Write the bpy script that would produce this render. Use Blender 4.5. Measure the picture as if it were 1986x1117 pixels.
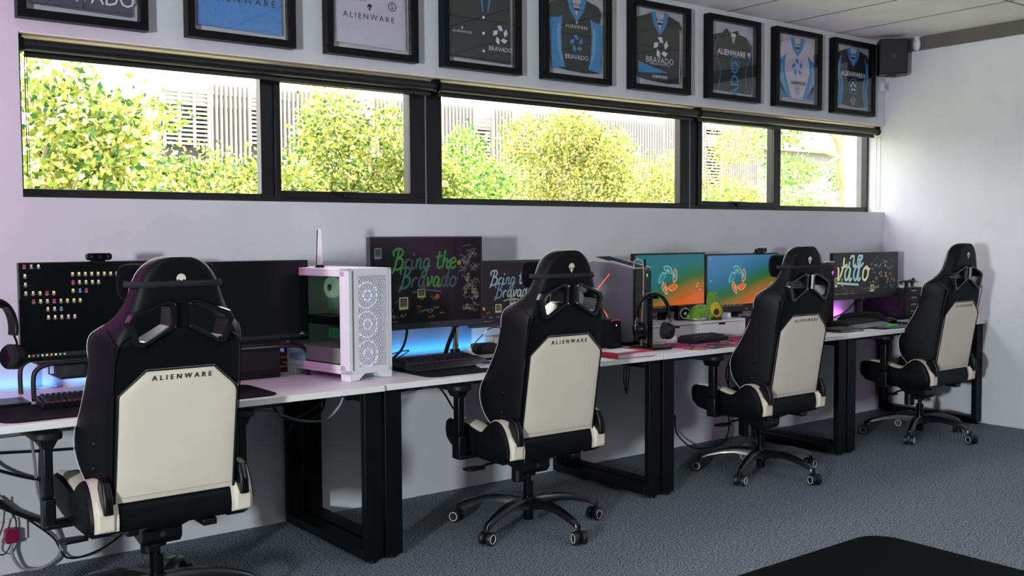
import bpy, math, random
from mathutils import Vector, Matrix, Euler
import numpy as np
random.seed(7)
R = math.radians
S = bpy.context.scene
COL = S.collection
for o in list(bpy.data.objects): bpy.data.objects.remove(o)

# ---------------------------------------------------------------- camera
cd = bpy.data.cameras.new('camera'); cam = bpy.data.objects.new('camera', cd); COL.objects.link(cam)
YAW, PIT, ROL = 0.6561, 0.0510, -0.0056
fw = Vector((math.sin(YAW)*math.cos(PIT), math.cos(YAW)*math.cos(PIT), -math.sin(PIT)))
rt = Vector((math.cos(YAW), -math.sin(YAW), 0)); up = rt.cross(fw)
r2 = rt*math.cos(ROL) + up*math.sin(ROL); u2 = up*math.cos(ROL) - rt*math.sin(ROL)
M = Matrix((r2, u2, -fw)).transposed().to_4x4(); M.translation = Vector((-6.9761, -4.3967, 1.3408))
cam.matrix_world = M
cd.sensor_width = 36.0; cd.sensor_fit = 'HORIZONTAL'; cd.lens = 36.0*1959.7/1986.0
cd.clip_start = 0.05; cd.clip_end = 300
S.camera = cam

# ---------------------------------------------------------------- world, sun, lights, exposure
S.view_settings.view_transform = 'Standard'; S.view_settings.look = 'None'
S.view_settings.gamma = 1.0; S.view_settings.use_curve_mapping = False
S.view_settings.exposure = 0.3
w = bpy.data.worlds.new('sky'); S.world = w; w.use_nodes = True
bg = w.node_tree.nodes['Background']
bg.inputs[0].default_value = (1.0, 0.985, 0.97, 1); bg.inputs[1].default_value = 5.6

def lamp(kind, name, loc, power, color=(1, 1, 1), size=.1, size_y=None, target=None, spread=None):
    l = bpy.data.lights.new(name, kind); l.energy = power; l.color = color
    if kind == 'AREA':
        l.shape = 'RECTANGLE' if size_y else 'SQUARE'; l.size = size
        if size_y: l.size_y = size_y
        if spread: l.spread = spread
    elif kind == 'SUN': l.angle = size
    else: l.shadow_soft_size = size
    o = bpy.data.objects.new(name, l); o.location = loc; COL.objects.link(o)
    if target is not None:
        o.rotation_euler = (Vector(target)-Vector(loc)).to_track_quat('-Z', 'Y').to_euler()
    return o
lamp('SUN', 'sun', (0, -20, 30), 4.5, (1, .95, .86), R(1.5), target=(2, -11, 14))
lamp('AREA', 'softbox_lamp', (-9.9, -4.5, 1.36), 250, (.92, .98, 1.0), .32, target=(0, -4.6, .9), spread=R(150))
lamp('AREA', 'ceiling_fill_lamp', (-3.4, -3.6, 2.15), 36, (.92, .98, 1.0), .6, target=(-3.4, -3.6, 2.79))  # unseen uplight added to brighten the ceiling and the ambient light
lamp('AREA', 'pink_left_tint', (-7.35, -.45, 1.95), 11, (1.0, .13, .80), .3, target=(-5.4, .1, 1.9))  # unseen pink lamp added to tint the left end of the wall
lamp('AREA', 'pink_right_tint', (-1.2, -5.2, 1.1), 5, (1.0, .35, .9), .5, target=(0, -1.6, .9))  # extra pink light aimed at the right wall, without a fixture

# ---------------------------------------------------------------- materials
def lin(c):
    if isinstance(c, str):
        c = [int(c[i:i+2], 16)/255 for i in (0, 2, 4)]
    return tuple(((v+.055)/1.055)**2.4 if v > .04045 else v/12.92 for v in c)
MATS = {}
def mat(name, col, rough=.5, metal=0.0, noise=0.0, nscale=20.0, bump=0.0, bscale=200.0, emit=None, estr=0.0, spec=.5, sheen=0.0, coat=0.0):
    if name in MATS: return MATS[name]
    m = bpy.data.materials.new(name); m.use_nodes = True; nt = m.node_tree
    b = nt.nodes['Principled BSDF']; c = lin(col)
    b.inputs['Base Color'].default_value = (*c, 1); b.inputs['Roughness'].default_value = rough
    b.inputs['Metallic'].default_value = metal; b.inputs['Specular IOR Level'].default_value = spec
    if sheen: b.inputs['Sheen Weight'].default_value = sheen
    if coat: b.inputs['Coat Weight'].default_value = coat
    tc = None
    if noise or bump:
        tc = nt.nodes.new('ShaderNodeTexCoord')
    if noise:
        n = nt.nodes.new('ShaderNodeTexNoise'); n.inputs['Scale'].default_value = nscale; n.inputs['Detail'].default_value = 6
        r = nt.nodes.new('ShaderNodeValToRGB')
        r.color_ramp.elements[0].position = .3; r.color_ramp.elements[1].position = .7
        r.color_ramp.elements[0].color = (*[max(0, v*(1-noise)) for v in c], 1)
        r.color_ramp.elements[1].color = (*[min(1, v*(1+noise)) for v in c], 1)
        nt.links.new(tc.outputs['Object'], n.inputs['Vector']); nt.links.new(n.outputs[0], r.inputs[0])
        nt.links.new(r.outputs[0], b.inputs['Base Color'])
    if bump:
        n2 = nt.nodes.new('ShaderNodeTexNoise'); n2.inputs['Scale'].default_value = bscale; n2.inputs['Detail'].default_value = 3
        bp = nt.nodes.new('ShaderNodeBump'); bp.inputs['Strength'].default_value = bump; bp.inputs['Distance'].default_value = .002
        nt.links.new(tc.outputs['Object'], n2.inputs['Vector']); nt.links.new(n2.outputs[0], bp.inputs['Height'])
        nt.links.new(bp.outputs[0], b.inputs['Normal'])
    if emit is not None:
        b.inputs['Emission Color'].default_value = (*lin(emit), 1); b.inputs['Emission Strength'].default_value = estr
    MATS[name] = m
    return m
def glass(name, tint=(1, 1, 1), refl=.9, rough=0.0, base=0.0):
    m = bpy.data.materials.new(name); m.use_nodes = True; nt = m.node_tree; nt.nodes.clear()
    out = nt.nodes.new('ShaderNodeOutputMaterial'); mx = nt.nodes.new('ShaderNodeMixShader')
    t = nt.nodes.new('ShaderNodeBsdfTransparent'); t.inputs[0].default_value = (*tint, 1)
    g = nt.nodes.new('ShaderNodeBsdfGlossy'); g.inputs['Roughness'].default_value = rough
    f = nt.nodes.new('ShaderNodeFresnel'); ge = nt.nodes.new('ShaderNodeNewGeometry'); io = nt.nodes.new('ShaderNodeMath'); io.operation = 'MULTIPLY_ADD'; io.inputs[1].default_value = -.7603; io.inputs[2].default_value = 1.45
    nt.links.new(ge.outputs['Backfacing'], io.inputs[0]); nt.links.new(io.outputs[0], f.inputs[0])
    ml = nt.nodes.new('ShaderNodeMath'); ml.operation = 'MULTIPLY_ADD'; ml.inputs[1].default_value = refl; ml.inputs[2].default_value = base
    nt.links.new(f.outputs[0], ml.inputs[0]); nt.links.new(ml.outputs[0], mx.inputs[0])
    nt.links.new(t.outputs[0], mx.inputs[1]); nt.links.new(g.outputs[0], mx.inputs[2]); nt.links.new(mx.outputs[0], out.inputs[0])
    MATS[name] = m; return m
def ember(name, col, s=1.0): return mat(name, '050505', .6, emit=col, estr=s)

# ---------------------------------------------------------------- mesh collector
def frame(o, x, y):
    x = Vector(x).normalized(); y = Vector(y).normalized(); z = x.cross(y)
    m = Matrix((x, y, z)).transposed().to_4x4(); m.translation = Vector(o); return m
class MB:
    def __init__(s): s.v = []; s.f = []; s.m = []; s.T = None; s.mi = 0
    def add(s, vs, fs, mi=None, T=None):
        b = len(s.v); T = T if T is not None else s.T; mi = s.mi if mi is None else mi
        for p in vs:
            p = Vector(p); s.v.append(tuple(T @ p) if T is not None else tuple(p))
        for f in fs: s.f.append(tuple(i+b for i in f)); s.m.append(mi)
        return s
    def box(s, a, b, mi=None, T=None):
        x0, y0, z0 = a; x1, y1, z1 = b
        vs = [(x0,y0,z0),(x1,y0,z0),(x1,y1,z0),(x0,y1,z0),(x0,y0,z1),(x1,y0,z1),(x1,y1,z1),(x0,y1,z1)]
        return s.add(vs, [(0,3,2,1),(4,5,6,7),(0,1,5,4),(1,2,6,5),(2,3,7,6),(3,0,4,7)], mi, T)
    def prism(s, pts, h0, h1, axis='z', mi=None, T=None):
        n = len(pts)
        def P(p, h):
            return {'z': (p[0], p[1], h), 'y': (p[0], h, p[1]), 'x': (h, p[0], p[1])}[axis]
        vs = [P(p, h0) for p in pts]+[P(p, h1) for p in pts]
        fs = [tuple(range(n))[::-1], tuple(range(n, 2*n))]+[(i, (i+1) % n, n+(i+1) % n, n+i) for i in range(n)]
        return s.add(vs, fs, mi, T)
    def poly(s, pts3, mi=None, T=None): return s.add(pts3, [tuple(range(len(pts3)))], mi, T)
    def tube(s, path, r, n=8, mi=None, caps=True, T=None, closed=False):
        P = [Vector(p) for p in path]; rs = r if isinstance(r, (list, tuple)) else [r]*len(P)
        vs = []; prev = None; N = len(P)
        for i, p in enumerate(P):
            if closed: d = P[(i+1) % N]-P[i-1]
            else: d = P[min(i+1, N-1)]-P[max(i-1, 0)]
            if d.length < 1e-9: d = Vector((0, 0, 1))
            d.normalize()
            if prev is None:
                a = Vector((0, 0, 1)) if abs(d.z) < .9 else Vector((1, 0, 0))
                u = d.cross(a).normalized()
            else:
                u = (prev-d*prev.dot(d)); u = u.normalized() if u.length > 1e-6 else d.orthogonal().normalized()
            prev = u; v = d.cross(u)
            for k in range(n):
                a = 2*math.pi*k/n; vs.append(p+u*math.cos(a)*rs[i]+v*math.sin(a)*rs[i])
        fs = []
        for i in range(N if closed else N-1):
            j = (i+1) % N
            for k in range(n): fs.append((i*n+k, i*n+(k+1) % n, j*n+(k+1) % n, j*n+k))
        if caps and not closed: fs += [tuple(range(n))[::-1], tuple((N-1)*n+k for k in range(n))]
        return s.add(vs, fs, mi, T)
    def cyl(s, a, b, r, n=24, mi=None, r2=None, T=None):
        return s.tube([a, b], [r, r if r2 is None else r2], n, mi, True, T)
    def lathe(s, prof, n=24, mi=None, T=None, o=(0, 0, 0)):
        vs = []; N = len(prof)
        for r, z in prof:
            for k in range(n):
                a = 2*math.pi*k/n; vs.append((o[0]+r*math.cos(a), o[1]+r*math.sin(a), o[2]+z))
        fs = [(i*n+k, i*n+(k+1) % n, (i+1)*n+(k+1) % n, (i+1)*n+k) for i in range(N-1) for k in range(n)]
        fs += [tuple(range(n))[::-1], tuple((N-1)*n+k for k in range(n))]
        return s.add(vs, fs, mi, T)
    def loft(s, rings, mi=None, caps=True, T=None):
        n = len(rings[0]); vs = [p for r in rings for p in r]
        fs = [(i*n+k, i*n+(k+1) % n, (i+1)*n+(k+1) % n, (i+1)*n+k) for i in range(len(rings)-1) for k in range(n)]
        if caps: fs += [tuple(range(n))[::-1], tuple((len(rings)-1)*n+k for k in range(n))]
        return s.add(vs, fs, mi, T)
    def ell(s, c, r, n=16, mi=None, T=None):
        rings = []; c = Vector(c)
        for i in range(1, n):
            t = math.pi*i/n
            rings.append([(c.x+r[0]*math.sin(t)*math.cos(2*math.pi*k/n), c.y+r[1]*math.sin(t)*math.sin(2*math.pi*k/n), c.z-r[2]*math.cos(t)) for k in range(n)])
        return s.loft(rings, mi, True, T)
    def ribbon(s, pts, wd, z, mi=None, T=None):
        P = [Vector((p[0], p[1])) for p in pts]; vs = []; N = len(P)
        for i in range(N):
            d = P[min(i+1, N-1)]-P[max(i-1, 0)]
            d = d.normalized() if d.length > 1e-9 else Vector((1, 0)); q = Vector((-d.y, d.x))*(wd[i] if isinstance(wd, list) else wd)/2
            vs += [(P[i].x+q.x, P[i].y+q.y, z), (P[i].x-q.x, P[i].y-q.y, z)]
        return s.add(vs, [(2*i, 2*i+1, 2*i+3, 2*i+2) for i in range(N-1)], mi, T)
    def text(s, body, size, T, mi=None, align='CENTER', spacing=1.0, z=0.0, sx=1.0, sh=0.0, off=0.0):
        c = bpy.data.curves.new('t', 'FONT'); c.body = body; c.size = size; c.align_x = align; c.align_y = 'CENTER'
        c.space_character = spacing; c.shear = sh; c.resolution_u = 2; c.offset = off
        o = bpy.data.objects.new('t', c); COL.objects.link(o)
        dg = bpy.context.evaluated_depsgraph_get(); dg.update()
        me = bpy.data.meshes.new_from_object(o.evaluated_get(dg))
        vs = [(v.co.x*sx, v.co.y, z) for v in me.vertices]; fs = [tuple(p.vertices) for p in me.polygons]
        bpy.data.objects.remove(o); bpy.data.curves.remove(c); bpy.data.meshes.remove(me)
        return s.add(vs, fs, mi, T)
    def build(s, name, mats, parent=None, smooth=False, bevel=0, seg=2, sub=0, angle=35):
        me = bpy.data.meshes.new(name); me.from_pydata(s.v, [], s.f)
        if not isinstance(mats, (list, tuple)): mats = [mats]
        for m in mats: me.materials.append(m)
        me.polygons.foreach_set('material_index', s.m)
        me.validate(); me.update()
        o = bpy.data.objects.new(name, me); COL.objects.link(o)
        if parent is not None: o.parent = parent
        if bevel:
            b = o.modifiers.new('b', 'BEVEL'); b.width = bevel; b.segments = seg; b.limit_method = 'ANGLE'; b.angle_limit = R(30)
        if sub:
            q = o.modifiers.new('s', 'SUBSURF'); q.levels = sub; q.render_levels = sub
        if smooth or bevel or sub:
            me.polygons.foreach_set('use_smooth', [True]*len(me.polygons))
            if not sub:
                try: me.set_sharp_from_angle(angle=R(angle))
                except Exception: pass
        return o
def bx(name, a, b, m, parent=None, bevel=.002): return MB().box(a, b).build(name, m, parent, bevel=bevel)
def tag(o, label=None, cat=None, group=None, kind=None):
    if label: o['label'] = label
    if cat: o['category'] = cat
    if group: o['group'] = group
    if kind: o['kind'] = kind
    return o
def thing(name, label, cat, loc=(0, 0, 0), rz=0, group=None):
    o = bpy.data.objects.new(name, None); o.empty_display_size = .1; COL.objects.link(o)
    o.location = loc; o.rotation_euler = (0, 0, rz); return tag(o, label, cat, group)
def struct(o): o['kind'] = 'structure'; return o
KIDS = {}
def copy_tree(o, parent=None):
    c = o.copy(); COL.objects.link(c)
    if parent is not None: c.parent = parent
    for ch in [k for k in list(COL.objects) if k.parent == o]: copy_tree(ch, c)
    return c
def smoothpath(pts, k=6):
    P = [Vector(p) for p in pts]; out = []
    for i in range(len(P)-1):
        p0 = P[max(i-1, 0)]; p1 = P[i]; p2 = P[i+1]; p3 = P[min(i+2, len(P)-1)]
        for j in range(k):
            t = j/k
            out.append(.5*((2*p1)+(p2-p0)*t+(2*p0-5*p1+4*p2-p3)*t*t+(-p0+3*p1-3*p2+p3)*t**3))
    out.append(P[-1]); return out
def rrect(w, h, r, n=4, cx=0, cy=0):
    out = []
    for sx, sy, a0 in ((1, 1, 0), (-1, 1, 90), (-1, -1, 180), (1, -1, 270)):
        for k in range(n+1):
            a = R(a0+90*k/n); out.append((cx+sx*(w/2-r)+r*math.cos(a), cy+sy*(h/2-r)+r*math.sin(a)))
    return out

black = mat('satin_black', '070809', .42, spec=.3)
metal_black_ = mat('black_powder_coat', '08090b', .5, spec=.3, bump=.05, bscale=600)
plast = mat('black_plastic', '060709', .38, spec=.35)
gloss = mat('gloss_black', '040506', .18, spec=.4)
leather = mat('black_leatherette', '080a0e', .5, bump=.12, bscale=700, spec=.16)
suede = mat('black_suede', '05070b', .9, sheen=.06, bump=.15, bscale=900, spec=.08)
cream = mat('cream_leatherette', 'd0c9b9', .55, noise=.03, nscale=9, bump=.1, bscale=500)
stitch = mat('pale_stitching', 'c9c7c0', .7)
chrome = mat('chrome', 'd8d8da', .12, metal=1)
white = mat('white_paint', 'd9d6dc', .4)
whitep = mat('white_plastic', 'd5d2d6', .4)
cable = mat('black_cable', '07080a', .5)
cablew = mat('white_cable', 'b9b7bb', .5)
# ================================================================ ROOM
def wallmat():
    m = bpy.data.materials.new('painted_plaster'); m.use_nodes = True; nt = m.node_tree; b = nt.nodes['Principled BSDF']
    b.inputs['Roughness'].default_value = .75; b.inputs['Specular IOR Level'].default_value = .25
    tc = nt.nodes.new('ShaderNodeTexCoord')
    n = nt.nodes.new('ShaderNodeTexNoise'); n.inputs['Scale'].default_value = 1.3; n.inputs['Detail'].default_value = 8; n.inputs['Roughness'].default_value = .65
    r = nt.nodes.new('ShaderNodeValToRGB'); r.color_ramp.elements[0].position = .35; r.color_ramp.elements[1].position = .65
    r.color_ramp.elements[0].color = (*lin('c6c9cc'), 1); r.color_ramp.elements[1].color = (*lin('d0d3d6'), 1)
    nt.links.new(tc.outputs['Object'], n.inputs['Vector']); nt.links.new(n.outputs[0], r.inputs[0]); nt.links.new(r.outputs[0], b.inputs['Base Color'])
    n2 = nt.nodes.new('ShaderNodeTexNoise'); n2.inputs['Scale'].default_value = 60; n2.inputs['Detail'].default_value = 5
    bp = nt.nodes.new('ShaderNodeBump'); bp.inputs['Strength'].default_value = .12; bp.inputs['Distance'].default_value = .003
    nt.links.new(tc.outputs['Object'], n2.inputs['Vector']); nt.links.new(n2.outputs[0], bp.inputs['Height']); nt.links.new(bp.outputs[0], b.inputs['Normal'])
    return m
WALL = wallmat()
def carpetmat():
    m = bpy.data.materials.new('ribbed_carpet'); m.use_nodes = True; nt = m.node_tree; b = nt.nodes['Principled BSDF']
    b.inputs['Roughness'].default_value = .95; b.inputs['Specular IOR Level'].default_value = .1
    tc = nt.nodes.new('ShaderNodeTexCoord')
    wv = nt.nodes.new('ShaderNodeTexWave'); wv.inputs['Scale'].default_value = 26; wv.inputs['Distortion'].default_value = 1.2; wv.inputs['Detail'].default_value = 2; wv.inputs['Detail Scale'].default_value = 3
    n = nt.nodes.new('ShaderNodeTexNoise'); n.inputs['Scale'].default_value = 120; n.inputs['Detail'].default_value = 4; n.inputs['Roughness'].default_value = .8
    ad = nt.nodes.new('ShaderNodeMath'); ad.operation = 'MULTIPLY_ADD'; ad.inputs[1].default_value = .09
    r = nt.nodes.new('ShaderNodeValToRGB'); r.color_ramp.elements[0].position = .46; r.color_ramp.elements[1].position = .65
    r.color_ramp.elements[0].color = (*lin('1a2228'), 1); r.color_ramp.elements[1].color = (*lin('9ca8b1'), 1)
    nt.links.new(tc.outputs['Object'], wv.inputs['Vector']); nt.links.new(tc.outputs['Object'], n.inputs['Vector'])
    nt.links.new(wv.outputs[1], ad.inputs[0]); nt.links.new(n.outputs[0], ad.inputs[2]); nt.links.new(ad.outputs[0], r.inputs[0]); nt.links.new(r.outputs[0], b.inputs['Base Color'])
    bp = nt.nodes.new('ShaderNodeBump'); bp.inputs['Strength'].default_value = .6; bp.inputs['Distance'].default_value = .004
    nt.links.new(ad.outputs[0], bp.inputs['Height']); nt.links.new(bp.outputs[0], b.inputs['Normal'])
    return m
ZS, ZU, ZC = 1.509, 2.165, 2.789
XL, YB = -12.0, -7.2
struct(bx('floor', (XL-.2, YB-.2, -.1), (.25, .0, 0), carpetmat(), bevel=0))
m_ = MB(); m_.box((XL-.2, 0, -.1), (.25, .2, ZS)); m_.box((XL-.2, 0, ZU), (.25, .2, 3.0)); m_.box((XL-.2, 0, ZS), (-6.052, .2, ZU))
struct(m_.build('wall_back', WALL))
struct(bx('wall_right', (0, YB-.2, -.1), (.25, .2, 3.0), WALL, bevel=0))
dkw = mat('dark_grey_wall_paint', '4c4e53', .8)
struct(bx('wall_left', (XL-.2, YB-.2, 0), (XL, 0, 3.0), dkw, bevel=0))
struct(bx('wall_front', (XL, YB-.2, 0), (0, YB, 3.0), dkw, bevel=0))
tile = mat('ceiling_tile', 'dcdcd8', .9, noise=.05, nscale=4, bump=.3, bscale=160)
ceil = struct(bx('ceiling', (XL-.2, YB-.2, ZC), (.25, .2, ZC+.25), tile, bevel=0))
g_ = MB()
struct(bx('trim_5', (-6.05, .002, ZU-.004), (0, .136, ZU), mat('soffit_reflected_glow', 'efe2d0', .6), bevel=0))  # added soffit board; its cream colour stands in for reflected window light
x = -.62
while x > XL: g_.box((x-.005, YB, ZC-.0015), (x+.005, 0, ZC+.002)); x -= .597
y = -1.235
while y > YB: g_.box((XL, y-.005, ZC-.0018), (0, y+.005, ZC+.002)); y -= 1.197
struct(g_.build('trim_1', mat('ceiling_seam', '55555a', .8)))
# dark grey strip under the ceiling on the right wall
struct(bx('trim_2', (-.012, YB, 2.69), (.0, 0, ZC), mat('dark_grey_strip', '5e5d58', .9, noise=.08, nscale=12), bevel=.001))

# ---------------------------------------------------------------- windows
fr = mat('anodised_black_frame', '0a0b0d', .38, spec=.4)
pane_g = glass('window_glass', (1, 1, 1), .15)
YF = .137
def win(n, x0, x1, panes):
    e = bpy.data.objects.new('window_%d' % n, None); COL.objects.link(e); e.location = ((x0+x1)/2, YF, ZS); struct(e)
    def bb(name, parts, m):
        q = MB()
        for a, b in parts: q.box((a[0]-e.location.x, a[1]-YF, a[2]-ZS), (b[0]-e.location.x, b[1]-YF, b[2]-ZS))
        return q.build(name, m, e, bevel=.002)
    xs = [x0+.035]+[v for p in panes for v in (p[0], p[1])]+[x1-.015]
    parts = [((x0, YF, ZS), (x1, YF+.05, 1.549)), ((x0, YF, 2.115), (x1, YF+.05, ZU))]
    edges = [x0]+[v for p in panes for v in (p[0], p[1])]+[x1]
    for i in range(0, len(edges), 2): parts.append(((edges[i], YF, 1.549), (edges[i+1], YF+.05, 2.115)))
    bb('window_frame', parts, fr)
    for a, b, op in panes:
        if op:
            t = .03
            bb('sash', [((a-t, YF-.014, 1.535), (b+t, YF, 1.567)), ((a-t, YF-.014, 2.08), (b+t, YF, 2.12)), ((a-t, YF-.014, 1.567), (a, YF, 2.08)), ((b, YF-.014, 1.567), (b+t, YF, 2.08))], fr)
            h = MB(); T = Matrix.Translation((-e.location.x, -YF, -ZS)); c = (a+b)/2-.02
            h.T = T; h.box((c-.012, YF-.035, 1.535), (c+.012, YF-.014, 1.57)); h.box((c-.10, YF-.04, 1.556), (c+.06, YF-.028, 1.568))
            h.build('window_handle', black, e, bevel=.003)
        bb('pane', [((a-.004, YF+.022, 1.545), (b+.004, YF+.028, 2.12))], pane_g)
win(1, -6.052, -4.057, [(-6.018, -4.98, 0), (-4.885, -4.163, 1)])
win(2, -4.057, -2.02, [(-3.954, -2.109, 0)])
win(3, -2.02, 0, [(-1.918, -1.17, 1), (-1.078, -.022, 0)])
# silver seams of the two broad mullions
for i, xx in enumerate((-4.058, -2.02)):
    struct(bx('trim_%d' % (3+i), (xx-.003, YF-.003, ZS+.002), (xx+.003, YF, 2.11), mat('grey_sealant', '77797c', .6), bevel=0))

# ---------------------------------------------------------------- roller blinds
blindf = mat('charcoal_blind_fabric', '131417', .34, spec=.6)
def cordchain(parent, x, z0, z1, y, gap, bead=True):
    q = MB()
    for s in (-1, 1):
        q.tube([(x+s*gap/2, y, z0), (x+s*gap/2, y, z1+.02)], .0013, 6)
    arc = [(x+gap/2*math.cos(a), y, z1+.02-gap/2*math.sin(a)) for a in [math.pi*k/10 for k in range(11)]]
    q.tube(arc, .0013, 6)
    if bead:
        z = z0
        while z > z1+.02:
            q.ell((x-gap/2, y, z), (.0028, .0028, .0028), 6); z -= .0085
    return q.build('pull_cord', black, parent)
for i, (a, b, cx, lab) in enumerate([(-6.035, -4.045, -6.015, 'rolled-up charcoal roller blind above the leftmost window'),
                                (-4.030, -2.035, None, 'rolled-up charcoal roller blind above the middle window'),
                                (-2.020, -.006, -.035, 'rolled-up charcoal roller blind above the window nearest the corner')]):
    t = thing('roller_blind', lab, 'roller blind', ((a+b)/2, .06, 2.11), group='roller blinds above the window strip')
    L = (b-a)/2
    MB().cyl((-L+.012, 0, .014), (L-.012, 0, .014), .025, 28).build('roller_tube', blindf, t, smooth=True)
    q = MB(); q.box((-L+.02, .020, -.022), (L-.02, .023, .02)); q.box((-L+.02, .014, -.032), (L-.02, .030, -.016)); q.build('fabric_and_bottom_bar', blindf, t, bevel=.003)
    for s in (-1, 1):
        q = MB(); q.cyl((s*(L-.012), 0, .014), (s*L, 0, .014), .029, 24); q.box((s*L-.004, -.02, .0), (s*L+.004, .03, .052)); q.build('end_bracket', black, t, smooth=True)
    if cx is not None:
        c = cordchain(t, cx-(a+b)/2, -.03, (-.54 if i == 0 else -.575), -.03 if i else .0, .008 if i == 0 else .05, i == 0)
    if i == 2: cordchain(t, -L+.02, -.03, -.56, -.03, .045, True)

# ---------------------------------------------------------------- framed jerseys
wood = mat('black_lacquered_frame', '050607', .45, spec=.2)
matb = mat('pale_backing_board', 'c4c0c4', .85)
fglass = glass('picture_glass', (.97, .98, 1), 1.0, 0.0, .015)
jblack = mat('black_jersey_cloth', '17181c', .8, noise=.06, nscale=30, bump=.3, bscale=400)
jgrey = mat('dark_grey_jersey_cloth', '3a3c44', .85, noise=.1, nscale=40, bump=.3, bscale=300)
jblue = mat('sky_blue_jersey_cloth', '2f86bd', .75)
jlight = mat('light_blue_jersey_cloth', '6ea3c8', .75)
jpink = mat('pale_white_jersey_cloth', 'c9c0cb', .8, noise=.03, nscale=20, bump=.2, bscale=300)
jfull = mat('mid_blue_jersey_cloth', '3f86c6', .8, noise=.06, nscale=60, bump=.3, bscale=200)
print_w = mat('white_print', 'dcdce0', .6)
print_k = mat('black_print', '101014', .6)
print_b = mat('blue_print', '2a86c8', .6)
tagm = mat('neck_label', 'bcb6bc', .8)
def pinwheel(q, cx, cz, s, T, mi, z=0.0):
    # five curved blades turning around an open centre
    for k in range(5):
        a = R(90+72*k+14); ca, sa = math.cos(a), math.sin(a)
        pts = [(.42, -.34), (.95, -.12), (.80, .42), (.42, .12)]
        pts = [(.36, -.42), (.92, -.30), (.98, .22), (.46, .02)]
        vs = [(cx+s*(px*ca-py*sa), cz+s*(px*sa+py*ca), z) for px, py in pts]
        q.poly(vs, mi, T)
def alien(q, cx, cz, s, T, mi, mi2, z=0.0):
    out = []
    for k in range(28):
        a = 2*math.pi*k/28; xx = math.cos(a); zz = math.sin(a)
        wd = .40 if zz > 0 else .40*(1+zz*.80)
        out.append((cx+s*xx*wd, cz+s*(zz*.42 if zz > 0 else zz*.62)+s*.1, z))
    q.poly(out, mi, T)
    for sg in (-1, 1):
        e = []
        for k in range(12):
            a = 2*math.pi*k/12; ex, ez = .15*math.cos(a), .07*math.sin(a)
            rx = ex*math.cos(R(38))-ez*math.sin(R(38)); rz = ex*math.sin(R(38))+ez*math.cos(R(38))
            e.append((cx+sg*s*(.17+rx), cz+s*(-.05+rz), z+.0006))
        q.poly(e if sg > 0 else e[::-1], mi2, T)
FX = [(-6.075, -5.545), (-5.389, -4.882), (-4.725, -4.212), (-4.063, -3.553), (-3.396, -2.888), (-2.723, -2.217), (-2.047, -1.541), (-1.380, -.867), (-.720, -.216)]
FL = ['framed dark grey jersey, leftmost of the frames above the windows, only its hem in view',
      'framed plain mid-blue jersey with dotted texture, second frame from the left',
      'framed pale pinkish-white shirt with black lettering, third frame from the left',
      'framed black shirt with three white buttons and a white pinwheel logo',
      'framed black jersey with broad sky blue side panels and blue pinwheel logo',
      'framed black jersey with blue collar and a blue triangle at its left hem',
      'framed black jersey with thin blue outlines and blue lettering running up it',
      'framed white jersey with light blue curved side panels and blue pinwheel logo',
      'framed black jersey with blue side stripes and ringed logo, nearest the corner speaker']
def jersey_outline(kind, W, H):
    if kind == 'low':   # only the lower part is in view, hem near the bottom
        return [(-.455*W, -.44*H), (.44*W, -.455*H), (.43*W, .2*H), (.44*W, .44*H), (-.44*W, .44*H), (-.45*W, .1*H)]
    return [(-.40*W, -.40*H), (-.15*W, -.43*H), (.18*W, -.445*H), (.40*W, -.43*H), (.43*W, -.30*H), (.42*W, .0), (.40*W, .2*H), (.44*W, .30*H), (.38*W, .38*H), (.17*W, .44*H),
            (.10*W, .455*H), (-.10*W, .455*H), (-.17*W, .44*H), (-.40*W, .37*H), (-.45*W, .28*H), (-.43*W, .0), (-.44*W, -.25*H)]
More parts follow.
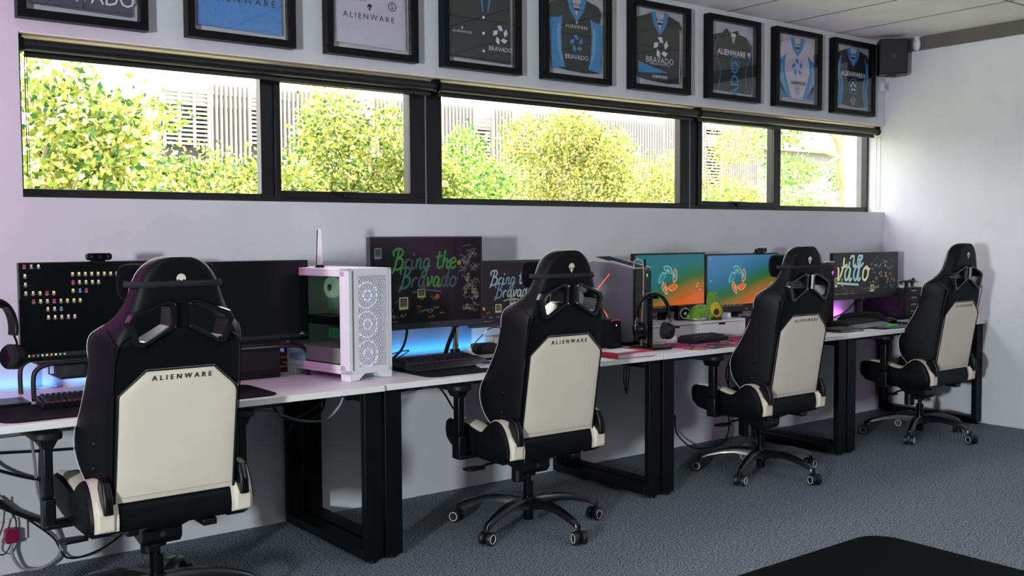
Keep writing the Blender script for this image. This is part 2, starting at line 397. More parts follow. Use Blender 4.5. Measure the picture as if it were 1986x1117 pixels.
for i, (xa, xb) in enumerate(FX):
    W, H, D = .508, .53, .055
    cx, cz = (xa+xb)/2, 2.213+H/2
    t = thing('framed_jersey', FL[i], 'framed jersey', (cx, 0, cz), group='framed jerseys hung above the windows')
    q = MB(); b = .034
    for a, c in [((-W/2, -D, -H/2), (W/2, -.002, -H/2+b)), ((-W/2, -D, H/2-b), (W/2, -.002, H/2)), ((-W/2, -D, -H/2+b), (-W/2+b, -.002, H/2-b)), ((W/2-b, -D, -H/2+b), (W/2, -.002, H/2-b))]: q.box(a, c)
    q.build('picture_frame', wood, t, bevel=.0015)
    MB().box((-W/2+b, -.012, -H/2+b), (W/2-b, -.004, H/2-b)).build('backing_board', matb, t)
    w_, h_ = W-2*b, H-2*b
    base = [jgrey, jfull, jpink, jblack, jblack, jblack, jblack, jpink, jblack][i]
    mats = [base, jblue, jlight, print_w, print_k, print_b, tagm, jblack]
    q = MB(); T = frame((0, -.030, 0), (1, 0, 0), (0, 0, 1))  # local x right, y up, z = -y (towards room)
    out = jersey_outline('low' if i < 4 else 'full', w_, h_)
    if i == 6: out = [(-.42*w_, -.44*h_), (.42*w_, -.455*h_), (.44*w_, -.3*h_), (.43*w_, .1*h_), (.42*w_, .22*h_), (.30*w_, .33*h_), (.12*w_, .36*h_), (.10*w_, .41*h_), (-.06*w_, .355*h_), (-.14*w_, .42*h_), (-.2*w_, .36*h_), (-.45*w_, .30*h_), (-.44*w_, 0)]
    q.prism(out, -.014, 0, 'z', 0, T)
    e1, e2, e3 = .0008, .0016, .0024
    def P2(pts, mi, e=e1): q.poly([(a*w_, b2*h_, e) for a, b2 in pts], mi, T)
    def collar(mi, s=1.0, low=.16, rim=.03):
        P2([(-.17*s, .45), (-.09*s, .475), (-.06*s, .36), (0, low+.07), (.06*s, .36), (.09*s, .475), (.17*s, .45), (.12*s, .30), (0, low), (-.12*s, .30)], mi, e2)
        P2([(-.09*s, .46), (-.055*s, .345), (0, low+.07), (.055*s, .345), (.09*s, .46)], 6, e1)
        q.text('Bravado', .022, T @ Matrix.Translation((0, .37*h_, 0)), 4, z=e3)
        q.box((-.02, .30*h_, 0), (.02, .33*h_, e3), 4, T)
    if i == 0:
        q.box((-.004, -.43*h_, 0), (.004, .42*h_, .003), 7, T); q.text('BRAVADO', .080, T @ Matrix.Translation((.02, -.325*h_, 0)), 3, z=e2)
    if i == 1:
        q.text('ALIENWARE', .044, T @ Matrix.Translation((0, -.162*h_, 0)), 4, z=e2, spacing=1.5)
        for a in range(30):
            for c in range(22): q.box((-.40*w_+a*.0120, -.43*h_+c*.0085, 0), (-.40*w_+a*.0120+.003, -.43*h_+c*.0085+.003, .0008), 2, T)
    if i == 2:
        q.text('ALIENWARE', .039, T @ Matrix.Translation((-.015, -.148*h_, 0)), 4, z=e2, spacing=1.45)
        alien(q, -.012, -.045*h_, .034, T, 4, 0, e2)
        pinwheel(q, -.135, .0*h_+.01, .013, T, 5, e2); q.text('BRAVADO', .022, T @ Matrix.Translation((-.08, .012, 0)), 5, z=e2)
        q.ribbon([(.115+.021*math.cos(a), -.002*h_+.021*math.sin(a)) for a in [2*math.pi*k/24 for k in range(25)]], .004, e2, 4, T)
        q.text('S', .04, T @ Matrix.Translation((.115, -.001, 0)), 4, z=e2)
        q.ribbon(smoothpath([(.42*w_, -.44*h_, 0), (.40*w_, -.1*h_, 0), (.43*w_, .3*h_, 0)]), .004, .003, 6, T)
    if i == 3:
        for zz in (.04, -.14, -.34):
            q.cyl((.055*w_/2, zz*h_, 0), (.055*w_/2, zz*h_, .004), .0075, 14, 3, T=T)
        P2([(-.02, .3), (.01, .3), (.03, .10), (.015, .10)], 5); P2([(.12, .3), (.15, .3), (.10, .10), (.085, .10)], 5)
        q.text('ALIENWARE', .019, T @ Matrix.Translation((-.125, -.155*h_, 0)), 3, z=e2, spacing=1.25); alien(q, -.125, -.115*h_, .016, T, 3, 0, e2)
        pinwheel(q, .125, -.135*h_, .052, T, 3, e2); q.text('BRAVADO', .034, T @ Matrix.Translation((.125, -.30*h_, 0)), 3, z=e2)
    if i == 4:
        for s in (-1, 1):
            P2([(s*.46, .17), (s*.30, .19), (s*.24, .22), (s*.26, .0), (s*.25, -.20), (s*.20, -.40), (s*.41, -.43)][::s], 1)
            P2([(s*.28, .15), (s*.34, .05), (s*.32, -.2), (s*.22, -.40), (s*.27, -.2)][::s], 2, e2)
        collar(1); q.text('ALIENWARE', .026, T @ Matrix.Translation((0, .10*h_, 0)), 3, z=e2, spacing=1.25); alien(q, 0, .155*h_, .018, T, 3, 0, e2)
        pinwheel(q, 0, -.10*h_, .050, T, 5, e2); q.text('BRAVADO', .038, T @ Matrix.Translation((0, -.27*h_, 0)), 3, z=e2)
    if i == 5:
        collar(1); P2([(-.42, -.20), (.16, -.31), (-.42, -.345)], 1)
        pinwheel(q, .01, .01*h_, .066, T, 3, e2); q.text('BRAVADO', .052, T @ Matrix.Translation((0, -.165*h_, 0)), 3, z=e2)
        q.text('BRAVADOGAMING.COM', .014, T @ Matrix.Translation((0, -.215*h_, 0)), 3, z=e2, spacing=1.1); q.text('ALIENWARE', .024, T @ Matrix.Translation((0, -.375*h_, 0)), 3, z=e2, off=.0005)
        q.ribbon(smoothpath([(.40*w_, .28*h_, 0), (.405*w_, 0, 0), (.39*w_, -.42*h_, 0)]), .008, e1, 6, T)
    if i == 6:
        for s in (-1, 1):
            q.ribbon(smoothpath([(s*.30*w_, .30*h_, 0), (s*.40*w_, .12*h_, 0), (s*.28*w_, -.15*h_, 0), (s*.33*w_, -.44*h_, 0)]), .005, e1, 1, T)
        q.text('ALIENWARE', .050, T @ Matrix.Translation((-.015, .085*h_, 0)), 3, z=e2, off=.001); alien(q, .155, .09*h_, .034, T, 3, 0, e2)
        q.ribbon([(.02+.040*math.cos(a), -.045*h_+.040*math.sin(a)) for a in [2*math.pi*k/30 for k in range(31)]], .007, e2, 1, T)
        pinwheel(q, .02, -.045*h_, .024, T, 1, e2)
        q.text('ADO', .105, T @ Matrix.Translation((.02, -.27*h_, 0)) @ Matrix.Rotation(R(90), 4, 'Z'), 1, z=e2, off=.001)
        P2([(-.04, .30), (.05, .30), (.0, .21)], 6, e2); P2([(-.05, .36), (.05, .36), (.05, .31), (-.05, .31)], 3, e2)
    if i == 7:
        for s in (-1, 1):
            P2([(s*.44, .12), (s*.26, .22), (s*.31, .10), (s*.31, -.05), (s*.24, -.22), (s*.14, -.43), (s*.41, -.43), (s*.43, -.1)][::s], 1)
            P2([(s*.36, .10), (s*.44, -.02), (s*.43, -.18), (s*.20, -.42), (s*.34, -.16)][::s], 2, e2)
            P2([(s*.43, -.20), (s*.36, -.27), (s*.28, -.42), (s*.36, -.34), (s*.43, -.30)][::s], 7, e3)
        collar(1, 1.05, .18); pinwheel(q, 0, .03*h_, .060, T, 5, e3); q.text('ALIENWARE', .030, T @ Matrix.Translation((.01, -.20*h_, 0)), 4, z=e3, off=.001)
        q.ribbon([(.0+.026*math.cos(a), -.29*h_+.022*math.sin(a)) for a in [2*math.pi*k/24 for k in range(23)]], .003, e3, 4, T); q.text('intel', .022, T @ Matrix.Translation((0, -.29*h_, 0)), 4, z=e3); q.text('CORE', .010, T @ Matrix.Translation((0, -.355*h_, 0)), 4, z=e3)
    if i == 8:
        for s in (-1, 1):
            q.ribbon(smoothpath([(s*.33*w_, .33*h_, 0), (s*.38*w_, .10*h_, 0), (s*.30*w_, -.12*h_, 0), (s*.36*w_, -.43*h_, 0)]), [.012+.03*min(1, k/18) for k in range(19)], e1, 1, T)
            q.ribbon(smoothpath([(s*.40*w_, .25*h_, 0), (s*.41*w_, .0, 0), (s*.37*w_, -.15*h_, 0), (s*.42*w_, -.40*h_, 0)]), .012, e2, 2, T)
        collar(1, 1.1, .17); q.text('ALIENWARE', .048, T @ Matrix.Translation((-.015, .055*h_, 0)), 3, z=e3, off=.001); alien(q, .135, .055*h_, .030, T, 3, 0, e3)
        q.ribbon([(.0+.050*math.cos(a), -.135*h_+.056*math.sin(a)) for a in [2*math.pi*k/30 for k in range(31)]], .005, e3, 1, T); pinwheel(q, 0, -.135*h_, .036, T, 3, e3)
        q.ribbon([(.0+.028*math.cos(a), -.345*h_+.022*math.sin(a)) for a in [2*math.pi*k/24 for k in range(23)]], .003, e3, 3, T); q.text('intel', .024, T @ Matrix.Translation((0, -.345*h_, 0)), 3, z=e3); q.text('i7 CORE', .011, T @ Matrix.Translation((0, -.415*h_, 0)), 3, z=e3)
    q.build('jersey', mats, t)
    MB().box((-W/2+b-.002, -D+.008, -H/2+b-.002), (W/2-b+.002, -D+.0095, H/2-b+.002)).build('glass', fglass, t)

# ---------------------------------------------------------------- corner fittings
t = thing('loudspeaker', 'black wall loudspeaker in the upper corner beside the last frame', 'speaker', (-.175, -.15, 2.505), R(-48))
bm_ = MB().box((-.098, -.11, 0), (.098, .02, .252)).build('speaker_body', plast, t, bevel=.006)
MB().box((-.092, -.1135, .006), (.092, -.109, .246)).build('grille', mat('speaker_grille', '0a0b0e', .6, bump=.4, bscale=900), t, bevel=.002)
MB().box((-.014, -.1155, .112), (.014, -.113, .14)).build('badge', mat('grey_badge', '2a2c30', .4), t)
MB().box((-.03, -.06, -.008), (.03, .0, 0)).build('base_bracket', black, t)
MB().tube([(0, .02, .1), (.0, .08, .1)], .012, 10).build('wall_arm', black, t)
t = thing('motion_sensor', 'white rounded motion sensor on the dark strip beside the corner speaker', 'sensor', (-.012, -.272, 2.735))
MB().ell((-.022, 0, 0), (.022, .028, .052), 18).build('sensor_body', whitep, t, smooth=True)
MB().box((-.03, -.024, .045), (.0, .024, .054)).build('mount', whitep, t, bevel=.003)
MB().cyl((-.045, 0, .018), (-.0405, 0, .018), .004, 10).build('lens_dot', black, t)
t = thing('wall_sounder', 'small white square wall unit below the corner speaker', 'sensor', (-.045, 0, 2.452), 0)
MB().box((-.034, -.03, -.034), (.034, -.001, .034)).build('housing', whitep, t, bevel=.006, seg=3)
MB().cyl((0, -.0345, 0), (0, -.029, 0), .022, 24).build('round_grille', mat('lilac_plastic', 'b9a9bd', .5), t, smooth=True)
t = thing('wall_socket', 'white wall socket by the floor at the far left with a magenta plug in it', 'socket', (-6.15, 0, .18))
MB().box((-.075, -.012, -.045), (.075, -.001, .045)).build('face_plate', whitep, t, bevel=.003)
MB().text('SRCFE', .011, frame((-.02, -.0125, .036), (1, 0, 0), (0, 0, 1))).build('lettering', print_k, t)
t2 = thing('mains_plug', 'magenta mains plug in the wall socket at the far left', 'plug', (-6.138, -.013, .165))
MB().prism([(-.026, -.022), (-.018, -.032), (.018, -.032), (.026, -.022), (.026, .02), (.02, .026), (-.02, .026), (-.026, .02)], -.034, 0, 'y').build('plug_body', mat('magenta_plastic', '7a0f3c', .4), t2, bevel=.003)
# ================================================================ GAMING CHAIRS
def byy(z):
    return -.212-.172*(z-.45) if z < .95 else -.298-.06*(z-.95)      # y of the rear face of the backrest
LV = [(.425, .215, .10, .19), (.45, .228, .12, .198), (.50, .245, .155, .204), (.56, .262, .210, .205), (.62, .274, .232, .206), (.68, .276, .234, .207), (.76, .267, .200, .207),
      (.84, .262, .168, .206), (.92, .255, .150, .207), (.98, .262, .145, .203), (1.02, .256, .132, .195), (1.045, .232, .105, .178), (1.07, .198, .078, .160), (1.12, .166, .062, .140),
      (1.17, .150, .060, .128), (1.21, .134, .062, .112), (1.24, .112, .060, .090), (1.262, .080, .052, .060), (1.272, .045, .040, .032)]
def ringat(z, w, d, wb):
    t = .085 if z < 1.0 else .07
    y0 = byy(z)
    h = [(0, 0), (wb*.55, 0), (wb*.93, .002), (wb+.006, .016), (wb+(w-wb)*.5, d*.38), (wb+(w-wb)*.88, d*.72), (w, d*.95), (w-.008, d+.018), (w-.030, d+.020), (w-.055, max(t+.004, d*.82)), (max(w-.095, .02), t+.012), (w*.42, t), (0, t+.002)]
    R_ = [(a, y0+b, z) for a, b in h]
    L_ = [(-a, y0+b, z) for a, b in h[1:-1]][::-1]
    return R_+L_
def build_chair():
    t = thing('gaming_chair', 'tmp', 'chair')
    # --- backrest with two through openings
    q = MB().loft([ringat(*l) for l in LV])
    o = q.build('backrest', [leather, suede], None, smooth=True, sub=2)
    VR = [(.032, 1.112), (.052, 1.120), (.148, 1.082), (.160, 1.062), (.142, 1.000), (.122, .996), (.034, 1.046)]
    cut = []
    for s in (1, -1):
        c = MB().prism([(s*a, b) for a, b in VR][::s], -.6, .1, 'y').build('c', plast); cut.append(c)
        bo = o.modifiers.new('x', 'BOOLEAN'); bo.operation = 'DIFFERENCE'; bo.object = c; bo.solver = 'EXACT'
    dg = bpy.context.evaluated_depsgraph_get(); dg.update()
    me = bpy.data.meshes.new_from_object(o.evaluated_get(dg))
    o.modifiers.clear(); o.data = me; o.parent = t
    for c in cut: bpy.data.objects.remove(c)
    me.materials.clear(); me.materials.append(leather); me.materials.append(suede)
    for p in me.polygons:
        c = p.center; p.use_smooth = True
        # the rear face below the yoke is suede, the wings and the head are smooth leatherette
        p.material_index = 1 if (c.y < byy(c.z)+.02 and c.z < 1.0+.02*math.cos(c.x*12) and abs(c.x) < .21) else 0
    try: me.set_sharp_from_angle(angle=R(50))
    except Exception: pass
    # rim stitching down both wings and round the head
    for s in (1, -1):
        pts = [(s*(l[1]-.004), byy(l[0])+l[2]+.004, l[0]) for l in LV[2:]]
        MB().tube(smoothpath(pts, 4), .0013, 5).build('stitched_piping', stitch, t, smooth=True)
    # seams of the side wings and of the yoke
    q = MB()
    for s in (1, -1):
        q.tube(smoothpath([(s*.213, byy(z)+.008, z) for z in (.45, .6, .75, .9)]+[(s*.208, byy(.96)+.002, .965), (s*.198, byy(1.0)-.001, .995), (s*.180, byy(1.02)-.001, 1.010), (s*.166, byy(1.02)-.001, 1.016)], 4), .0022, 5)
        q.tube(smoothpath([(s*.205, byy(.99)+.004, .985), (s*.216, byy(1.01)+.03, 1.015), (s*.222, byy(1.04)+.06, 1.04)], 4), .0018, 5)
    q.tube([(-.045, byy(1.035)-.002, 1.037), (.045, byy(1.035)-.002, 1.037)], .002, 5); q.tube([(-.05, byy(1.12)-.002, 1.122), (.05, byy(1.12)-.002, 1.122)], .002, 5)
    q.build('seams', black, t, smooth=True)
    # opening surrounds
    def off(P, d):
        cx = sum(p[0] for p in P)/len(P); cz = sum(p[1] for p in P)/len(P)
        return [(cx+(a-cx)*(1+d/math.hypot(a-cx, b-cz)), cz+(b-cz)*(1+d/math.hypot(a-cx, b-cz))) for a, b in P]
    for s in (1, -1):
        P = [(s*a, b) for a, b in VR]
        O = off(P, .020); I = off(P, -.002); I2 = off(P, -.006); Mid = off(P, .014)
        rings = []
        for PP, dy in ((O, .010), (O, -.008), (Mid, -.018), (I, -.018), (I2, -.006), (I2, .085)):
            rings.append([(a, byy(b)+dy, b) for a, b in PP])
        q = MB(); n = len(P)
        for i in range(len(rings)-1):
            q.add(rings[i]+rings[i+1], [((k, (k+1) % n, n+(k+1) % n, n+k) if s < 0 else (k, n+k, n+(k+1) % n, (k+1) % n)) for k in range(n)])
        v = q.build('opening_surround', mat('moulded_black_plastic', '0c0d0f', .22, spec=.6), t, bevel=.003, seg=2)
        q = MB()
        for a, b in [((O[0][0]+I[0][0])/2, (O[0][1]+I[0][1])/2), ((O[6][0]+I[6][0])/2, (O[6][1]+I[6][1])/2)]:
            MB().cyl((a, byy(b)-.020, b), (a, byy(b)-.016, b), .0035, 10).build('screw', chrome, v)
    # --- cream rear panel
    PP = [(-.206, .468), (.206, .468), (.204, .60), (.202, .826), (.118, .903), (-.118, .903), (-.202, .826), (-.204, .60)]
    q = MB(); rows = []
    zs = [.468, .472, .50, .56, .62, .68, .74, .79, .826, .85, .875, .899, .903]
    for z in zs:
        hw = .201-.002*(z-.468)/.358 if z <= .826 else .199-.086*(z-.826)/.077
        ed = min(1, (z-.468)/.03, (.903-z)/.03)
        rows.append([(hw*u, byy(z)-.001-.007*max(0, ed)*(1-abs(u)**6)-(.0025*math.sin(7*u+9*z)*math.exp(-((z-.82)/.05)**2)), z) for u in [-1, -.96, -.85, -.6, -.35, -.1, .15, .4, .65, .87, .97, 1]])
    n = len(rows[0]); vs = [p for r_ in rows for p in r_]
    q.add(vs, [(i*n+k, i*n+k+1, (i+1)*n+k+1, (i+1)*n+k) for i in range(len(rows)-1) for k in range(n-1)])
    pn = q.build('rear_panel', cream, t, smooth=True, sub=1)
    so = pn.modifiers.new('so', 'SOLIDIFY'); so.thickness = .006; so.offset = -1
    pn['label'] = 'cream leatherette rear panel'
    q = MB(); edge = [(-.203, .47), (-.202, .65), (-.201, .827), (-.114, .905), (0, .905), (.114, .905), (.201, .827), (.202, .65), (.203, .47)]
    q.tube([(a, byy(b)-.003, b) for a, b in edge], .0035, 6)
    q.build('panel_piping', black, pn)
    q = MB()
    for k in range(52):
        a = -.194+.388*k/51; q.box((a-.0026, byy(.487)-.0098, .4865), (a+.0012, byy(.487)-.0085, .4878))
    edge2 = [(-.203, .826), (-.114, .9085), (.114, .9085), (.203, .826)]
    for (a0, b0), (a1, b1) in zip(edge2[:-1], edge2[1:]):
        L = math.hypot(a1-a0, b1-b0); nn = int(L/.007)
        for k in range(nn):
            f = (k+.5)/nn; a = a0+(a1-a0)*f; b = b0+(b1-b0)*f
            q.box((a-.0018, byy(b)-.0065, b-.0006), (a+.0018, byy(b)-.004, b+.0008))
    q.build('panel_stitching', mat('grey_thread', '9a978f', .8), pn)
    ang = math.atan2(.172, 1)
    T = frame((0.004, byy(.878)-.0095, .878), (1, 0, 0), (0, -math.sin(ang), math.cos(ang)))
    MB().text('ALIENWARE', .0235, T, 0, spacing=1.75, off=.0004).build('lettering', print_k, pn)
    ang = math.atan2(.06, 1); T = frame((0, byy(1.195)-.0035, 1.195), (1, 0, 0), (0, -math.sin(ang), math.cos(ang)))
    q = MB(); alien(q, 0, 0, .040, T, 0, 1); em = q.build('alien_head_emblem', [mat('ivory_embroidery', 'cfc6b4', .7), black], t); em['label'] = 'ivory alien head emblem'
    # --- recline buttons on the left wing
    for zz in (.660, .575):
        for s in (-1, 1): MB().ell((s*.240, byy(zz)+.105, zz), (.010, .010, .010), 12).build('side_button', gloss, t, smooth=True)
    # --- padded roll behind the seat
    q = MB().prism(rrect(.098, .105, .03, 4, 0, 0), -.212, .212, 'x', T=Matrix.Translation((0, -.172, .418)))
    q.build('rear_seat_roll', leather, t, bevel=.004, smooth=True)
    # --- seat cushion, side bolsters
    q = MB(); pr = [(-.14, .45), (-.05, .452), (.10, .462), (.20, .466), (.262, .452), (.278, .42), (.262, .378), (.1, .365), (-.13, .355)]
    q.prism(pr, -.205, .205, 'x'); q.build('seat_cushion', suede, t, bevel=.012, seg=3)
    prof = smoothpath([(.262, .498, 0), (.20, .506, 0), (.10, .496, 0), (.03, .481, 0), (-.01, .476, 0), (-0.045, .488, 0), (-0.080, .520, 0), (-0.115, .541, 0), (-0.153, .537, 0), (-0.187, .512, 0), (-0.212, .47, 0), (-0.227, .42, 0), (-0.223, .382, 0)], 3)
    top = [(p.x, p.y) for p in prof]
    for s in (-1, 1):
        sh = top+[(-.165, .352), (0, .352), (.15, .362), (.235, .376), (.275, .41), (.283, .45), (.278, .485)]
        rings = []
        for xx, ins in ((.185, .010), (.20, .0), (.262, .0), (.279, .008), (.286, .022)):
            cy = sum(p[0] for p in sh)/len(sh); cz = sum(p[1] for p in sh)/len(sh)
            rings.append([(s*xx, a+(cy-a)*ins/.14, b+(cz-b)*ins/.08) for a, b in sh][::s])
        MB().loft(rings).build('side_bolster', leather, t, smooth=True)
        # cream strip running over the top of the bolster and down its rear end
        st = top[2:]
        q = MB(); r0 = []; 
        for j, (a, b) in enumerate(st):
            a2, b2 = st[min(j+1, len(st)-1)]; a1, b1 = st[max(j-1, 0)]; d = math.hypot(a2-a1, b2-b1); nx, nz = (b2-b1)/d, -(a2-a1)/d
            nx, nz = -nx, -nz
            if nz < 0 and a > -.1: nx, nz = -nx, -nz
            tp = min(1, j/2.5); xi = .262-(.262-.192)*tp
            r0.append([(s*xi, a-nx*.004, b-nz*.004), (s*(xi+.006), a+nx*.007, b+nz*.007), (s*.262, a+nx*.008, b+nz*.008), (s*.270, a-nx*.002, b-nz*.002)][::s])
        q.loft(r0); c_ = q.build('cream_bolster_strip', cream, t, smooth=True, angle=60); c_['label'] = 'cream strip with pale stitching'
        MB().tube([(s*.268, a, b+.002) for a, b in st], .0014, 5).build('stitched_piping', stitch, c_)
        # hinge cover with its slot
        q = MB(); q.prism([(-0.190, .560), (-0.232, .548), (-0.255, .50), (-0.260, .445), (-0.232, .44), (-0.170, .50)], s*.216 if s > 0 else -.246, s*.246 if s > 0 else -.216, 'x')
        hc = q.build('hinge_cover', plast, t, bevel=.006, seg=3, smooth=True)
        MB().prism([(-0.236, .548), (-0.260, .50), (-0.264, .455), (-0.240, .455), (-0.220, .53)], s*.231-.004, s*.231+.004, 'x').build('slot', gloss, hc)
        # cream flap below the hinge
        fl = MB().prism([(-0.192, .50), (-0.242, .452), (-0.238, .384), (-0.205, .380), (-0.170, .40)], s*.205 if s > 0 else -.262, s*.262 if s > 0 else -.205, 'x').build('cream_rear_flap', cream, t, bevel=.008, seg=3)
        fl['label'] = 'cream flap below the hinge cover'
    # --- mechanism, lever, gas lift
    q = MB(); q.prism([(-.15, .352), (.15, .352), (.13, .325), (.06, .285), (-.055, .262), (-.075, .285), (-.075, .32)], -.07, .07, 'x')
    q.box((-.16, -.12, .345), (.16, .16, .358)); q.box((.10, -.20, .338), (.15, -.06, .362)); q.box((-.15, -.17, .338), (-.11, -.06, .362))
    q.cyl((0, .075, .20), (0, .075, .30), .032, 20)
    mc = q.build('tilt_mechanism', plast, t, bevel=.004)
    MB().cyl((.0, -.0655, .300), (0, -.0755, .300), .010, 16).build('round_badge', mat('grey_badge', '2a2c30', .4), mc)
    q = MB(); q.tube([(-.05, .04, .315), (-.19, .045, .312), (-.235, .045, .303)], .006, 8)
    q.prism([(-.225, .02), (-.30, .015), (-.315, .025), (-.315, .07), (-.30, .078), (-.24, .074), (-.215, .055)], .296, .306, 'z'); q.build('tilt_lever', plast, t, bevel=.002)
    q = MB(); q.cyl((0, 0, .038), (0, 0, .215), .024, 28); q.cyl((0, 0, .215), (0, 0, .29), .014, 20); q.cyl((0, 0, .245), (0, 0, .27), .035, 24)
    q.build('gas_lift', gloss, t, smooth=True)
    # --- armrests
    for s in (-1, 1):
        q = MB(); q.prism([(s*.25, .355), (s*.25, .372), (s*.362, .372), (s*.362, .355)][::s], .02, .085, 'y'); q.box((s*.345-.02, .022, .355), (s*.345+.02, .082, .46)); 
        a = q.build('arm_bracket', plast, t, bevel=.006, seg=3)
        q = MB(); q.box((s*.345-.016, .030, .46), (s*.345+.016, .074, .645)); q.prism([(s*.345-.016, .63), (s*.345+.016, .63), (s*.345+.034, .662), (s*.345-.034, .662)], .022, .10, 'y')
        q.build('arm_post', plast, t, bevel=.006, seg=3)
        T = Matrix.Translation((s*.345, .135, .675))
        MB().prism(rrect(.095, .275, .035, 5), -.013, .015, 'z', T=T).build('arm_pad', mat('soft_arm_pad', '0b0c0e', .55), t, bevel=.008, seg=3)
        MB().cyl((s*.345, .045, .655), (s*.345, .045, .662), .022, 18).build('swivel_ring', chrome, t)
    # --- five star base and casters
    q = MB(); q.lathe([(.030, .078), (.038, .085), (.038, .125), (.033, .142), (.03, .145)], 28); hub = q.build('hub', gloss, t, smooth=True)
    base = mat('black_nylon_base', '0a0b0e', .28, spec=.5, coat=.2)
    for k in range(5):
        a = R(-160+72*k); ca, sa = math.cos(a), math.sin(a); T = Matrix.Rotation(a, 4, 'Z')
        pts = [(.03, .112, .030, .030), (.08, .126, .028, .022), (.15, .130, .024, .016), (.22, .121, .021, .014), (.29, .102, .018, .012), (.325, .088, .016, .012), (.342, .078, .014, .012), (.348, .062, .009, .006)]
        rings = [[(r_, y_, z_) for y_, z_ in [(-w_, z-h_), (-w_*.9, z+h_*.4), (-w_*.5, z+h_), (w_*.5, z+h_), (w_*.9, z+h_*.4), (w_, z-h_)]] for r_, z, w_, h_ in pts]
        MB().loft(rings, T=T).build('base_leg', base, t, smooth=True, angle=40)
        px_, py_ = .343*ca, .343*sa
        ct = MB(); ph = R([200, 75, 10, 120, 300][k]); TT = Matrix.Translation((px_, py_, 0)) @ Matrix.Rotation(ph, 4, 'Z')
        ct.cyl((0, 0, .048), (0, 0, .085), .009, 12, T=TT)
        ct.prism([(-.012, .03), (-.030, .034), (-.026, .052), (-.010, .061), (.012, .060), (.014, .03)], -.008, .008, 'y', T=TT)
        c_ = ct.build('caster', plast, t, smooth=True)
        for s in (-1, 1):
            ww = MB(); y0, y1 = sorted((s*.009, s*.030)); ww.T = TT
            pr = [(.006, y0), (.026, y0), (.0295, y0+.004), (.0295, y1-.005), (.027, y1), (.006, y1)]
            vs = []; nn = 28
            for r_, yy in pr:
                for j in range(nn): vs.append((-.010+r_*math.cos(2*math.pi*j/nn), yy, .0298+r_*math.sin(2*math.pi*j/nn)))
            fs = [(i*nn+j, (i+1)*nn+j, (i+1)*nn+(j+1) % nn, i*nn+(j+1) % nn) for i in range(len(pr)-1) for j in range(nn)]+[tuple(range(nn)), tuple(range(5*nn, 6*nn))[::-1]]
            ww.add(vs, fs); wo = ww.build('wheel', mat('rubber_wheel', '0c0d0f', .5), c_, smooth=True)
            rg = MB(); yy = s*.0305; rg.T = TT
            rg.tube([(-.010+.0195*math.cos(2*math.pi*j/24), yy, .0298+.0195*math.sin(2*math.pi*j/24)) for j in range(24)], .0016, 6, closed=True)
            rg.build('wheel_ring', white, c_, smooth=True)
    for o in COL.objects:
        if o.type != 'MESH': continue
        r_ = o.parent
        if r_ is t or (r_ is not None and r_.parent is t):
            base_n = o.name.split('.')[0]; par_n = r_.name.split('.')[0] if r_ is not t else ''
            if base_n in ('backrest', 'seams', 'opening_surround', 'screw', 'rear_panel', 'panel_piping', 'panel_stitching', 'lettering', 'alien_head_emblem', 'side_button') or (base_n == 'stitched_piping' and r_ is t):
                for v in o.data.vertices: v.co.z += .010*(v.co.z-.45)/.83
    return t
chair = build_chair()
CH = [(-5.812, -.785, 0, 0, 'nearest black gaming chair with cream back panel, at the leftmost desk'),
      (-4.108, -.785, -1, 1, 'black and cream gaming chair at the desk right of the white computer tower'),
      (-2.435, -.785, 0, 0, 'black and cream gaming chair at the desk with the plush toys'),
      (-.765, -.765, 0, 0, 'farthest black and cream gaming chair, next to the right-hand wall, without head pillow')]
def children(o): return [c for c in o.children]
for i, (x, y, rz, e, lab) in enumerate(CH):
    o = chair if i == 0 else copy_tree(chair)
    o.location = (x, y, 0); o.rotation_euler = (0, 0, R(rz)); tag(o, lab, 'chair', 'gaming chairs along the desks')
# head pillows strapped to the first three chairs
def pillow():
    t = thing('head_pillow', 'tmp', 'pillow')
    yb_ = byy(1.18)
    q = MB(); rings = []
    for k in range(13):
        u = -1+2*k/12; e = max(.02, (1-abs(u)**3))**.5; hh = (.058+.022*abs(u)**2)*(.55+.45*e); dd = .045*e+.004
        xx = u*.172
        rings.append([(xx, yb_+.125+dd*math.cos(a), 1.175+hh*math.sin(a)) for a in [2*math.pi*j/16 for j in range(16)]])
    q.loft(rings).build('cushion', suede, t, smooth=True, sub=1)
    # elastic strap lying on the head, closed loop
    q = MB()
    z0, hgt = 1.160, .020; loop = []
    for l in [(1.16, .153, .06, .131)]:
        wd, d, wb = l[1], l[2], l[3]
        h = [(0, -.004), (wb*.55, -.004), (wb*.93, -.003), (wb+.009, .012), (wb+(wd-wb)*.5+.004, d*.38), (wd+.004, d*.9), (wd+.004, d+.03), (wd-.02, .11)]
        pts = [(a, b) for a, b in h]; full = pts+[(-a, b) for a, b in pts[::-1][:-1]]
    v = []; n = len(full)
    for a, b in full: v.append((a, byy(z0)+b, z0-.002*0))
    for a, b in full: v.append((a*.985, byy(z0+hgt)+b, z0+hgt))
    q.add(v, [(k, (k+1) % n, n+(k+1) % n, n+k) for k in range(n)])
    s_ = q.build('strap', mat('elastic_strap', '0e0f11', .8, bump=.3, bscale=900), t, smooth=True)
    m2 = s_.modifiers.new('so', 'SOLIDIFY'); m2.thickness = .0025; m2.offset = 1
    return t
pl = pillow()
PL = ['black head pillow strapped to the nearest chair, its strap half hiding the emblem', 'black head pillow strapped to the chair in front of the grey computer tower', 'black head pillow strapped to the third chair from the left']
for i in range(3):
    o = pl if i == 0 else copy_tree(pl); x, y, rz = CH[i][:3]
    o.location = (x, y, .022 if i == 0 else 0); o.rotation_euler = (0, 0, R(rz)); tag(o, PL[i], 'pillow', 'head pillows strapped to the chairs')
